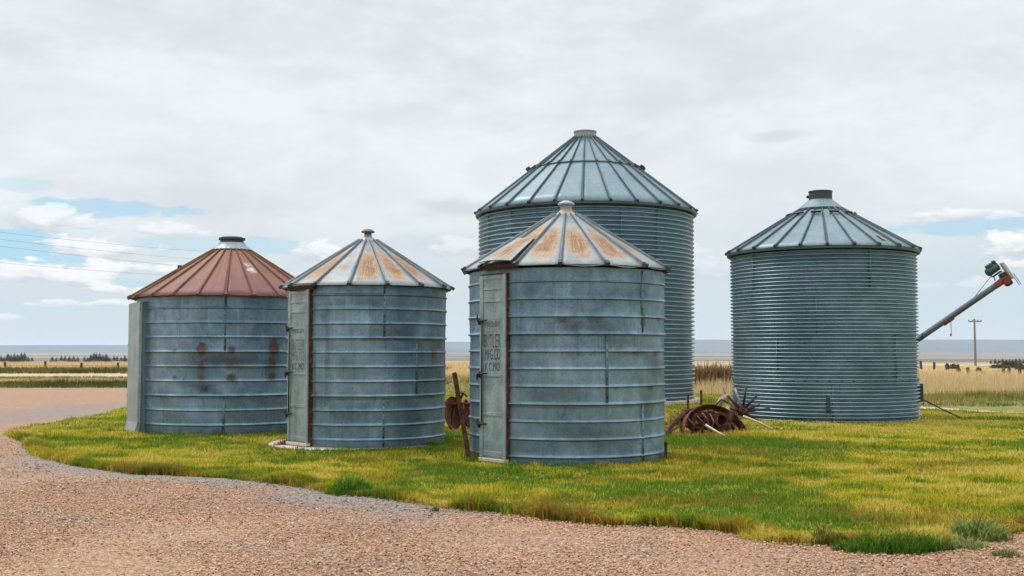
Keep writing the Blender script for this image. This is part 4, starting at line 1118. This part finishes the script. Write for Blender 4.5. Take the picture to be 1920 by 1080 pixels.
# spray of spokes on a bare hub
hubp = Vector((4.53, 21.6, .42))
sp_root = empty('spoked_hub', hubp, 'bare rusty hub with stiff spokes fanning out, leaning by the squat corrugated bin', 'wheel hub')
bm = bmesh.new(); add_lathe(bm, [(.02, -.07), (.075, -.07), (.095, -.04), (.07, 0), (.095, .04), (.075, .07), (.02, .07)], 20, (0, 0, 0), Matrix.Rotation(R(70), 3, 'X') @ Matrix.Rotation(R(12), 3, 'Y'), close=True); build(bm, 'hub', MAT['rust_dark'], sp_root, True, 40)
for (dx, dy, dz, m_) in ((.08, 0, .47, 'iron'), (.27, -.05, .30, 'iron'), (.52, -.10, .05, 'iron'), (-.12, .1, .44, 'wood_grey'), (.33, -.06, .13, 'rust_dark'), (-.30, -.05, .30, 'rust_dark'), (-.34, -.12, .06, 'rust_dark'), (.30, -.10, -.20, 'rust_dark')):
    bm = bmesh.new(); d_ = Vector((dx, dy, dz)); add_tube(bm, [d_*.15, d_], [.028, .020], 7); build(bm, 'spoke', MAT[m_], sp_root, True)
bm = bmesh.new(); d_ = Vector((-.38, .12, -.30)); add_tube(bm, [d_*.1, d_], .02, 7); build(bm, 'axle_rod', MAT['rust_dark'], sp_root, True)
def stick(name, label, pts, rad_, m_):
    bm = bmesh.new(); o0 = Vector(pts[0]); add_tube(bm, [Vector(p)-o0 for p in pts], rad_, 8)
    o = build(bm, name, MAT[m_], None, True); o.location = o0; return tag(o, label, 'stick')
stick('wooden_stick', 'bleached stick lying on grass in front of the rusty wheel', [(3.62, 20.55, .22), (3.80, 20.3, .10), (3.93, 20.1, .035)], [.022, .02, .012], 'wood_pale')
stick('wooden_stick', 'pale straight stick poking out from under the bare spoked hub', [(4.5, 21.4, .33), (4.78, 21.3, .22), (5.02, 21.2, .10)], [.024, .022, .018], 'wood_pale')
stick('dead_branch', 'grey forked dead branch standing up behind the rusty wheel', [(4.05, 21.9, .42), (4.18, 21.95, .62), (4.34, 21.95, .72)], [.06, .055, .05], 'wood_grey')
stick('dead_branch', 'thin whitish dead branch rising above the rusty implement', [(4.45, 21.95, .40), (4.33, 21.95, .62), (4.24, 22.0, .86), (4.18, 22.05, 1.0)], [.03, .028, .02, .012], 'wood_grey')
bm = bmesh.new(); bmesh.ops.create_icosphere(bm, subdivisions=3, radius=1)
for v in bm.verts:
    k_ = 1+.35*(math.sin(5*v.co.x+2*v.co.z)*math.cos(4*v.co.y)); v.co = Vector((v.co.x*.17*k_, v.co.y*.15*k_, v.co.z*.24*k_))
stp = build(bm, 'tree_stump', MAT['wood_grey'], None, True); stp.location = (4.22, 21.45, .22); tag(stp, 'broken grey tree stump in the middle of the rusty wreck', 'stump')
bm = bmesh.new(); add_tube(bm, [Vector((0, 0, 0)), Vector((.01, 0, .75))], [.055, .05], 8)
stk = build(bm, 'dark_column', MAT['cap_dark'], None, True); stk.location = (4.78, 23.6, 0); tag(stk, 'dark grey column standing at the wall of the squat corrugated bin', 'post')  # dark upright column beside the bin wall
# wreck behind the leaning pole
pw = empty('disc_plough', (-1.05, 22.3, 0), 'dark red rusty disc plough in the gap behind the leaning iron pole', 'plough')
for (x, y, z, rr_, rz_) in ((-.24, .0, .33, .34, 62), (.30, .1, .36, .36, 105), (.02, .25, .30, .30, 80)):
    bm = bmesh.new(); M_ = Matrix.Rotation(R(rz_), 3, 'Z') @ Matrix.Rotation(R(82), 3, 'X')
    add_lathe(bm, [(.001, .0), (rr_*.5, .025), (rr_*.85, .07), (rr_, .11), (rr_*.99, .125), (rr_*.82, .085), (rr_*.5, .04), (.001, .012)], 32, (x, y, z), M_); build(bm, 'disc', MAT['rust_red'] if x > .2 else MAT['rust'], pw, True, 40)
bm = bmesh.new(); add_tube(bm, [(-.45, 0, .45), (-.1, .1, .52), (.45, .12, .50)], .045, 6); build(bm, 'beam', MAT['rust_dark'], pw)
for (a, b) in (((-.40, -.05, .70), (-.22, .0, .42)), ((-.05, .1, .5), (.06, .05, .76)), ((-.12, .1, .5), (-.18, -.1, .02)), ((.2, .1, .5), (.26, -.1, .02)), ((-.38, 0, .45), (-.42, 0, .02))):
    bm = bmesh.new(); add_tube(bm, [a, b], .024, 6); build(bm, 'strut', MAT['rust_dark'], pw)
bm = bmesh.new(); add_tube(bm, [(.02+.11*math.cos(a), .0, .64+.11*math.sin(a)) for a in np.linspace(.2, PI*1.1, 9)], .016, 6); build(bm, 'lever_hook', MAT['iron'], pw, True)

# ------------------------------------------------------------------ auger behind the squat bin
AY = 30.6
lo_, hi_ = ip(1545, 766, AY), ip(1884, 524, AY)
lo_.z = .12
aug = empty('grain_auger', (lo_.x, AY, 0), 'long grain auger rising past the squat bin with red head and green motor', 'auger')
al = lambda v: v-Vector((lo_.x, AY, 0))
ax = (hi_-lo_).normalized(); nz_ = Vector((-ax.z, 0, ax.x))
bm = bmesh.new(); add_tube(bm, [al(lo_), al(hi_-ax*.32)], .083, 20); tb = build(bm, 'tube', MAT['tube'], aug, True, 40)
cpt = ip(1777, 600, AY)
bm = bmesh.new(); add_tube(bm, [al(cpt-ax*.16), al(cpt+ax*.16)], .090, 20); build(bm, 'rusty_clamp', MAT['rust'], tb, True, 40)
bm = bmesh.new(); add_tube(bm, [al(hi_-ax*.36), al(hi_-ax*.02)], [.088, .10], 20); add_tube(bm, [al(hi_+Vector((0, -.14, -.02))), al(hi_+Vector((0, .14, -.02)))], .108, 20); build(bm, 'head', MAT['red_paint'], aug, True, 40)
bm = bmesh.new(); c_ = al(hi_)+nz_*.17+ax*.17; Rm = Matrix((ax, Vector((0, 1, 0)), nz_)).transposed()
add_box(bm, c_+nz_*.02+Vector((0, -.06, 0)), (.11, .17, .56), Rm, .045); build(bm, 'belt_guard', MAT['guard'], aug, True, 30)
bm = bmesh.new(); add_box(bm, al(hi_)+ax*.06-nz_*.02+Vector((0, .08, 0)), (.20, .22, .42), Rm, .05); build(bm, 'gear_case', MAT['cap_dark'], aug, True, 30)
mc = al(hi_)-ax*.05+nz_*.42
bm = bmesh.new(); add_tube(bm, [mc-ax*.23, mc+ax*.10], [.12, .12], 18); add_tube(bm, [mc-ax*.27, mc-ax*.23], [.09, .12], 18); add_box(bm, mc+nz_*.14-ax*.10, (.18, .16, .10), Rm, .015)
mo = build(bm, 'motor', MAT['green_paint'], aug, True, 30)
bm = bmesh.new(); add_box(bm, mc+nz_*.12+ax*.07, (.07, .16, .16), Rm, .015); build(bm, 'junction_box', MAT['green_paint'], mo)
bm = bmesh.new(); add_box(bm, mc-nz_*.17-ax*.05, (.30, .14, .03), Rm, .006); add_tube(bm, [mc-nz_*.15-ax*.14, mc-nz_*.30-ax*.20], .016, 6); build(bm, 'motor_bracket', MAT['iron'], mo)
bm = bmesh.new(); add_tube(bm, [mc-ax*.18-nz_*.12, al(ip(1828, 556, AY))], .010, 6); build(bm, 'stay_cable', MAT['wire'], aug)
hp = al(ip(1783, 604, AY)); bm = bmesh.new(); add_tube(bm, [hp, hp+Vector((.0, 0, -.33))], .009, 6); add_box(bm, hp+Vector((-.01, 0, -.36)), (.045, .03, .07), None, .008); build(bm, 'hanging_chain', MAT['wire'], aug)
for k in (0, 1):
    p0_ = al(hi_)+ax*(.20+.05*k)+Vector((0, -.1, .02)); bm = bmesh.new(); add_tube(bm, [p0_, p0_+Vector((.20, 0, -.30))], .009, 6); build(bm, 'discharge_rod', MAT['red_paint'], aug)
wb = Vector((2.05, 0, .32))      # undercarriage
for s in (-1, 1):
    bm = bmesh.new(); add_tube(bm, [Vector((1.75, s*.05, 1.18)), wb+Vector((0, s*.75, 0))], .028, 8); build(bm, 'leg', MAT['red_paint'], aug)
    bm = bmesh.new(); add_lathe(bm, [(.17, -.07), (.27, -.075), (.315, -.05), (.32, 0), (.315, .05), (.27, .075), (.17, .07)], 28, wb+Vector((0, s*.82, 0)), Matrix.Rotation(R(90), 3, 'X'), close=True); wt = build(bm, 'wheel', MAT['rubber'], aug, True, 40)
    bm = bmesh.new(); add_lathe(bm, [(.03, -.05), (.17, -.05), (.175, 0), (.17, .05), (.03, .05)], 24, wb+Vector((0, s*.82, 0)), Matrix.Rotation(R(90), 3, 'X'), close=True); build(bm, 'wheel_rim', MAT['red_paint'], wt, True, 40)
bm = bmesh.new(); add_tube(bm, [wb+Vector((0, -.8, 0)), wb+Vector((0, .8, 0))], .03, 8); build(bm, 'axle', MAT['red_paint'], aug)
bm = bmesh.new(); add_box(bm, Vector((-.05, 0, .17)), (.5, .5, .3), None, .03); build(bm, 'hopper', MAT['tube'], aug)
stick('iron_rod', 'thin dark rod slanting into the grass at the edge of the squat bin', [(10.0, 26.7, .42), (10.35, 26.3, .18), (10.68, 25.9, -.02)], .016, 'iron')['category'] = 'rod'

# ------------------------------------------------------------------ poles, wires, fences
def upole(x, y, h, label, arm=1.1, rz=0.0, armz=.22):
    root = empty('utility_pole', (x, y, 0), label, 'utility pole', None, rz)
    bm = bmesh.new(); add_tube(bm, [(0, 0, -.3), (0, 0, h)], [.15, .10], 10); build(bm, 'pole', MAT['wood_pole'], root, True, 40)
    bm = bmesh.new(); add_box(bm, (0, -.15, h-armz), (arm*2, .12, .14), None, .01); ar = build(bm, 'crossarm', MAT['wood_pole'], root)
    for s in (-.92, -.45, .45, .92):
        bm = bmesh.new(); add_lathe(bm, [(.03, h-armz+.07), (.06, h-armz+.10), (.05, h-armz+.18), (.001, h-armz+.22)], 10, (s*arm, -.15, 0)); build(bm, 'insulator', MAT['wire'], ar, True)
    return root
up = ip(1827, 598, 130)
upole(up.x, 130, up.z, 'lone wooden utility pole with a crossarm, far out in the tan field', .78, 0, .30)
upole(ip(431, 480, 108).x, 108, 11.4, 'wooden pole mostly behind the red roofed bin, carrying the power lines', .9, .5, .3)
wl = [('topmost power line crossing the sky to the red roofed bin', 430, 474), ('second power line down in the open sky', 443, 490), ('third power line down in the open sky', 456, 505), ('lowest power line passing across the white clouds', 487, 521)]
for k, (lab, r0_, r1_) in enumerate(wl):
    a = ip(0, r0_, 72); b = ip(428, r1_, 107.8); a2 = a+(a-b)*.35
    pts = []
    for j in range(25):
        t = j/24; p = a2.lerp(b, t); p.z -= 1.0*t*(1-t)
        pts.append(p)
    bm = bmesh.new(); o0 = pts[-1]; add_tube(bm, [p-o0 for p in pts], .0075, 5)
    o = build(bm, 'power_line', MAT['wire']); o.location = o0; tag(o, lab, 'power line', 'overhead power lines')
def fence(name, label, pts, hs, wires=(.35, .65), tilt=None):
    root = empty(name, (pts[0][0], pts[0][1], 0), label, 'fence')
    o0 = Vector((pts[0][0], pts[0][1], 0)); rr = random.Random(4)
    for (x, y), h in zip(pts, hs):
        bm = bmesh.new(); p = Vector((x, y, 0))-o0; l_ = Vector((rr.uniform(-.05, .05), rr.uniform(-.05, .05), h))
        add_tube(bm, [p+Vector((0, 0, -.2)), p+l_], [.115, .10], 7); build(bm, 'post', MAT['wood_post'], root, True, 40)
    for wz in wires:
        bm = bmesh.new(); add_tube(bm, [Vector((x, y, wz))-o0 for (x, y) in pts], .008, 4); build(bm, 'wire', MAT['wire'], root)
fp = []; fh = []
for (pxl, Y, top) in ((1660, 99, 676), (1694, 97, 676.5), (1727, 95, 677), (1751, 92, 679), (1775, 90, 681), (1796, 87, 683), (1815, 75, 689), (1845, 66, 697), (1881, 70, 691), (1891, 69.5, 690), (1912, 69, 688), (1945, 68.5, 689), (1980, 68, 690)):
    v = ip(pxl, top, Y); fp.append((v.x, Y)); fh.append(v.z)
fence('wire_fence', 'old wire fence with dark uneven posts across the tan field by the utility pole', fp, fh)
fp = []; fh = []
for (pxl, Y, top) in ((-60, 96, 678), (10, 95, 679), (86, 94, 677), (152, 94, 680), (221, 94, 680), (300, 95, 680)):
    v = ip(pxl, top, Y); fp.append((v.x, Y)); fh.append(v.z)
fence('wire_fence', 'wire fence along the dry field beyond the gravel drive', fp, fh)
# two squat posts and round scrub in the field
def bush(x, y, rx, h, label, col, grp, z=None):
    n = 900; u = RNG.normal(0, 1, (n, 3)); u /= np.linalg.norm(u, axis=1, keepdims=True); rr_ = RNG.uniform(.45, 1.0, n)**.5
    lump = 1+.35*(vnoise(u[:, 0]*2+9, u[:, 1]*2+u[:, 2]*3+9, .8, int(abs(x*7)) % 50, 2)-.5)
    P = u*(rr_*lump)[:, None]*np.array([rx, rx*.7, h*.62]); P[:, 2] = np.abs(P[:, 2]+h*.35)
    s = rx*.16; a = RNG.normal(0, 1, (n, 3))*s; b = RNG.normal(0, 1, (n, 3))*s
    V = np.stack([P, P+a, P+b], 1).reshape(-1, 3)
    c = np.array(col)*RNG.uniform(.6, 1.4, (n, 1))
    o = mesh_np('shrub', V, np.arange(n*3).reshape(-1, 3), MAT['needle'], colname='col', cols=np.repeat(c, 3, 0))
    o.location = (x, y, float(terr(np.array([x]), np.array([y]))[0]) if z is None else z); return tag(o, label, 'shrub', grp)
for (pxl, Y, rx, h, lab) in ((1786, 96, .55, .36, 'round brown scrub bush among the fence posts'), (1797, 82, .16, .45, 'small brown tuft of scrub at the foot of a post'), (1835, 84, .22, .35, 'low brown scrub beside the utility pole'), (1875, 100, .8, .28, 'wide dark green scrub bush by the far tree clump'), (1896, 102, .9, .42, 'large dark scrub bush close to the frame edge by the fence'), (1916, 92, .5, .45, 'brownish scrub bush at the frame edge behind a post')):
    v = ip(pxl, 690, Y); bush(v.x, Y, rx, h, lab, (.11, .085, .045) if 'brown' in lab else (.07, .075, .042), 'scrub bushes in the field', 0.0)

# ------------------------------------------------------------------ far trees: every one its own thing
def pine_mesh(seed):
    rg = np.random.default_rng(seed); n = 520
    t = rg.random(n)**.8; a = rg.uniform(0, 2*PI, n)
    w = (1-t)*(.30+.10*np.sin(t*24+seed))*rg.uniform(.35, 1.05, n)+.01
    P = np.stack([w*np.cos(a), w*np.sin(a), .08+t*.92], 1)
    d = np.stack([np.cos(a), np.sin(a), rg.uniform(-.5, .2, n)], 1)*.15*(1.15-t)[:, None]
    s = np.stack([-np.sin(a), np.cos(a), 0*a], 1)*.09*(1.15-t)[:, None]
    V = np.stack([P+d, P-d*.3+s, P-d*.3-s], 1).reshape(-1, 3)
    c = np.array([.010, .017, .011])*rg.uniform(.5, 1.6, (n, 1))
    return V, np.repeat(c, 3, 0), n
PM = []
for s_ in range(4):
    V, c, n = pine_mesh(s_+1)
    o = mesh_np('crown_source', V, np.arange(n*3).reshape(-1, 3), MAT['needle'], colname='col', cols=c)
    PM.append(o.data); bpy.data.objects.remove(o)
tbm = bmesh.new(); add_tube(tbm, [(0, 0, -.05), (0, 0, .5)], [.035, .02], 6)
tro = build(tbm, 'trunk_source', MAT['wood_post']); TRUNK = tro.data; bpy.data.objects.remove(tro)
rr = random.Random(12)
def far_tree(x, y, h, wd, label, group, k):
    z = float(terr(np.array([x]), np.array([y]))[0])
    root = empty('pine_tree', (x, y, z-.1), label, 'tree', group)
    c_ = bpy.data.objects.new('crown', PM[k % 4]); C.objects.link(c_); c_.parent = root; c_.scale = (h*wd, h*wd, h); c_.rotation_euler = (0, 0, rr.uniform(0, 6))
    t_ = bpy.data.objects.new('trunk', TRUNK); C.objects.link(t_); t_.parent = root; t_.scale = (h, h, h)
cols_ = [2, 8, 15, 21, 27, 33, 40, 46, 53, 60, 98, 106, 115, 122, 130, 138, 146, 158, 164, 170, 176, 181, 187, 193, 199, 206, 214, 220, 227, 234]
for k, pxl in enumerate(cols_):
    Y = rr.uniform(820, 930); v = ip(pxl, 670, Y)
    h = rr.uniform(4.6, 7.0)*(1.1 if 164 < pxl < 200 or 8 < pxl < 50 else .8)
    far_tree(v.x, Y, h, rr.uniform(1.2, 2.0), 'small dark conifer in the distant tree row beyond the dry field', 'conifers of the distant tree row', k)
for k, pxl in enumerate([1858, 1866, 1873, 1880, 1886, 1893, 1899, 1905, 1912, 1919]):
    Y = rr.uniform(560, 640); v = ip(pxl, 678, Y)
    far_tree(v.x, Y, rr.uniform(2.2, 3.8), rr.uniform(1.1, 1.9), 'dark round tree in the distant clump past the wire fence posts', 'trees of the distant clump past the fence', k)

# ------------------------------------------------------------------ haze
bm = bmesh.new(); add_box(bm, (0, 4000, 40), (32000, 36000, 220))
hz = build(bm, 'haze', None); tag(hz, kind='stuff')
hm = bpy.data.materials.new('haze_air'); hm.use_nodes = True
ht = hm.node_tree; ht.nodes.remove(ht.nodes['Principled BSDF'])
pv = ht.nodes.new('ShaderNodeVolumePrincipled'); pv.inputs['Color'].default_value = (.72, .83, 1.0, 1); pv.inputs['Density'].default_value = 6.5e-5; pv.inputs['Anisotropy'].default_value = .1
ht.links.new(pv.outputs[0], ht.nodes['Material Output'].inputs['Volume'])
hz.data.materials.append(hm)

# ------------------------------------------------------------------ sky and sun
SUN_EL, SUN_AZ = 56.0, -62.0      # azimuth from +Y towards +X (deg)
wd = bpy.data.worlds.new('World'); S.world = wd; wd.use_nodes = True
wt = wd.node_tree; bg = wt.nodes['Background']
class WN(NT):
    def __init__(self, tree): self.t = tree
w = WN(wt)
sky = w.n('ShaderNodeTexSky', sky_type='NISHITA', sun_disc=False)
sky.sun_elevation = R(SUN_EL); sky.sun_rotation = R(SUN_AZ); sky.altitude = 1400; sky.air_density = 1.0; sky.dust_density = .6; sky.ozone_density = 1.2
tc = w.n('ShaderNodeTexCoord'); sep = w.n('ShaderNodeSeparateXYZ'); w.l(tc.outputs['Generated'], sep.inputs[0])
dxx, dyy, dzz = sep.outputs
azm = w.m('ARCTAN2', dxx, dyy); el = w.m('ARCSINE', dzz)
def comb(a, b, c=0.0):
    nd = w.n('ShaderNodeCombineXYZ'); w.set(nd.inputs[0], a); w.set(nd.inputs[1], b); w.set(nd.inputs[2], c); return nd.outputs[0]
cv = comb(w.m('MULTIPLY', azm, 1.0), w.m('MULTIPLY', el, 2.6))
n_big = w.noise(cv, 4.2, 6, .58, .3); n_mid = w.noise(cv, 13, 7, .62, .2); n_fine = w.noise(cv, 34, 6, .6)
warp = w.m('MULTIPLY_ADD', n_mid, 1.0, -.5); warp2 = w.m('MULTIPLY_ADD', n_fine, 1.0, -.5)
def blob(pxl, row, sx_, sy_, soft=.30, wa=2.6, wb=1.8):
    a0 = math.atan((pxl-960)/F_PX); e0 = (658-row)/F_PX*math.cos(a0)
    u = w.m('MULTIPLY', w.m('SUBTRACT', azm, a0), F_PX/sx_); v = w.m('MULTIPLY', w.m('SUBTRACT', el, e0), F_PX/sy_)
    d = w.m('SQRT', w.m('ADD', w.m('MULTIPLY', u, u), w.m('MULTIPLY', v, v)))
    d = w.m('ADD', d, w.m('ADD', w.m('MULTIPLY', warp, wa), w.m('MULTIPLY', warp2, wb)))
    return w.m('SUBTRACT', 1.0, w.sm(d, 1.0-soft, 1.0+soft))
def umax(lst):
    o = lst[0]
    for k in lst[1:]: o = w.m('MAXIMUM', o, k)
    return o
blue = umax([w.m('MULTIPLY', blob(185, 390, 125, 16), .85), blob(40, 466, 130, 32), w.m('MULTIPLY', blob(10, 345, 60, 12), .35), w.m('MULTIPLY', blob(1815, 424, 120, 14), .75), w.m('MULTIPLY', blob(510, 464, 80, 15), .6), w.m('MULTIPLY', blob(245, 532, 60, 9), .5), w.m('MULTIPLY', blob(1850, 560, 240, 60, .8), .22), w.m('MULTIPLY', blob(330, 455, 160, 16), .5), w.m('MULTIPLY', blob(60, 600, 320, 30, .8), .22), w.m('MULTIPLY', blob(-330, 430, 220, 60), .8), w.m('MULTIPLY', blob(2300, 470, 260, 60), .8)])
K = 1/.10
cl_hi = (.75*K, .79*K, .81*K); cl_lo = (.655*K, .695*K, .73*K); cl_white = (.85*K, .865*K, .875*K); cl_grey = (.50*K, .545*K, .60*K)
deck = w.mix(w.sm(w.m('ADD', w.m('MULTIPLY', n_big, .75), w.m('MULTIPLY', n_mid, .25)), .36, .60), cl_lo, cl_hi)
grey_m = umax([w.m('MULTIPLY', blob(860, 392, 60, 14, .7), .55), w.m('MULTIPLY', blob(1455, 258, 50, 10, .7), .4), w.m('MULTIPLY', blob(820, 460, 120, 16, .8), .45), w.m('MULTIPLY', blob(300, 375, 180, 30, .8), .25), w.m('MULTIPLY', blob(500, 60, 700, 70, .9), .30), w.m('MULTIPLY', blob(1500, 100, 700, 90, .9), .25), w.m('MULTIPLY', blob(1340, 520, 50, 10, .8), .3)])
deck = w.mix(grey_m, deck, cl_grey)
# pale band low over the horizon
lowm = w.m('SUBTRACT', 1.0, w.sm(el, .05, .14))
deck = w.mix(w.m('MULTIPLY', lowm, .9), deck, (.56*K, .64*K, .675*K))
skyc = w.mix(.75, sky.outputs[0], (.29*K, .60*K, .75*K))
col = w.mix(w.m('MULTIPLY', blue, .82), deck, skyc)
puff = w.noise(cv, 26, 7, .62, .35)
def cumulus(col, pxl, row, sx_, sy_, amt=1.0):
    a0 = math.atan((pxl-960)/F_PX); e0 = (658-row)/F_PX*math.cos(a0)
    u = w.m('MULTIPLY', w.m('SUBTRACT', azm, a0), F_PX/sx_); v = w.m('MULTIPLY', w.m('SUBTRACT', el, e0), F_PX/sy_)
    # flat-bottomed heap: the lower half is squeezed
    vv = w.m('MAXIMUM', v, w.m('MULTIPLY', v, -1.5))
    d = w.m('SQRT', w.m('ADD', w.m('MULTIPLY', u, u), w.m('MULTIPLY', vv, vv)))
    d = w.m('ADD', d, w.m('ADD', w.m('MULTIPLY_ADD', puff, 3.6, -1.8), w.m('MULTIPLY', warp2, 1.0)))
    mk = w.m('MULTIPLY', w.m('SUBTRACT', 1.0, w.sm(d, .72, 1.18)), amt)
    sh = w.sm(w.m('ADD', v, w.m('ADD', w.m('MULTIPLY_ADD', puff, -3.0, 1.5), w.m('MULTIPLY', warp2, -1.4))), -.55, .55)
    return w.mix(mk, col, w.mix(sh, cl_base, cl_white))
cl_base = (.56*K, .61*K, .66*K)
for spec in ((70, 412, 95, 24, .8), (300, 434, 62, 20, .7), (590, 474, 62, 26, .9), (190, 470, 85, 24, 1), (45, 514, 62, 28, 1), (225, 506, 80, 17, 1), (150, 524, 66, 22, .95), (225, 546, 55, 11, .9), (205, 569, 32, 9, .8), (115, 570, 45, 9, .7), (15, 598, 28, 8, .6), (660, 522, 90, 18, .6), (860, 470, 70, 20, .5), (1905, 464, 50, 28, 1), (1800, 403, 62, 13, .7), (1725, 409, 32, 10, .5), (1885, 407, 26, 10, .5), (1760, 540, 80, 12, .35), (1340, 500, 70, 30, .4), (-200, 500, 160, 34, .9), (2080, 500, 150, 34, .9)):
    col = cumulus(col, *spec)
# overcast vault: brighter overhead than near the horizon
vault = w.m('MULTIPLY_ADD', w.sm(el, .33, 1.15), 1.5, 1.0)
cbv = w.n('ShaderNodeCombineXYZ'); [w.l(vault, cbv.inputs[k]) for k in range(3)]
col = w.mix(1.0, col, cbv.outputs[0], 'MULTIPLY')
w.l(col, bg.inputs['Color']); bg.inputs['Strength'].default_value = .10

sd_ = bpy.data.lights.new('sun', 'SUN'); sd_.energy = 1.5; sd_.angle = R(16); sd_.color = (1.0, .95, .86)
so = bpy.data.objects.new('sun', sd_); C.objects.link(so)
e_, a_ = R(SUN_EL), R(SUN_AZ)
dirv = Vector((math.sin(a_)*math.cos(e_), math.cos(a_)*math.cos(e_), math.sin(e_)))
so.rotation_euler = dirv.to_track_quat('Z', 'Y').to_euler(); so.location = dirv*60

# ------------------------------------------------------------------ render settings
S.render.engine = 'CYCLES'
S.view_settings.view_transform = 'Standard'; S.view_settings.look = 'None'
S.view_settings.exposure = 0.20; S.view_settings.gamma = 1.0
S.cycles.use_denoising = True
S.cycles.max_bounces = 6; S.cycles.diffuse_bounces = 3; S.cycles.glossy_bounces = 3; S.cycles.transmission_bounces = 4; S.cycles.volume_bounces = 1; S.cycles.transparent_max_bounces = 6
S.cycles.sample_clamp_indirect = 8
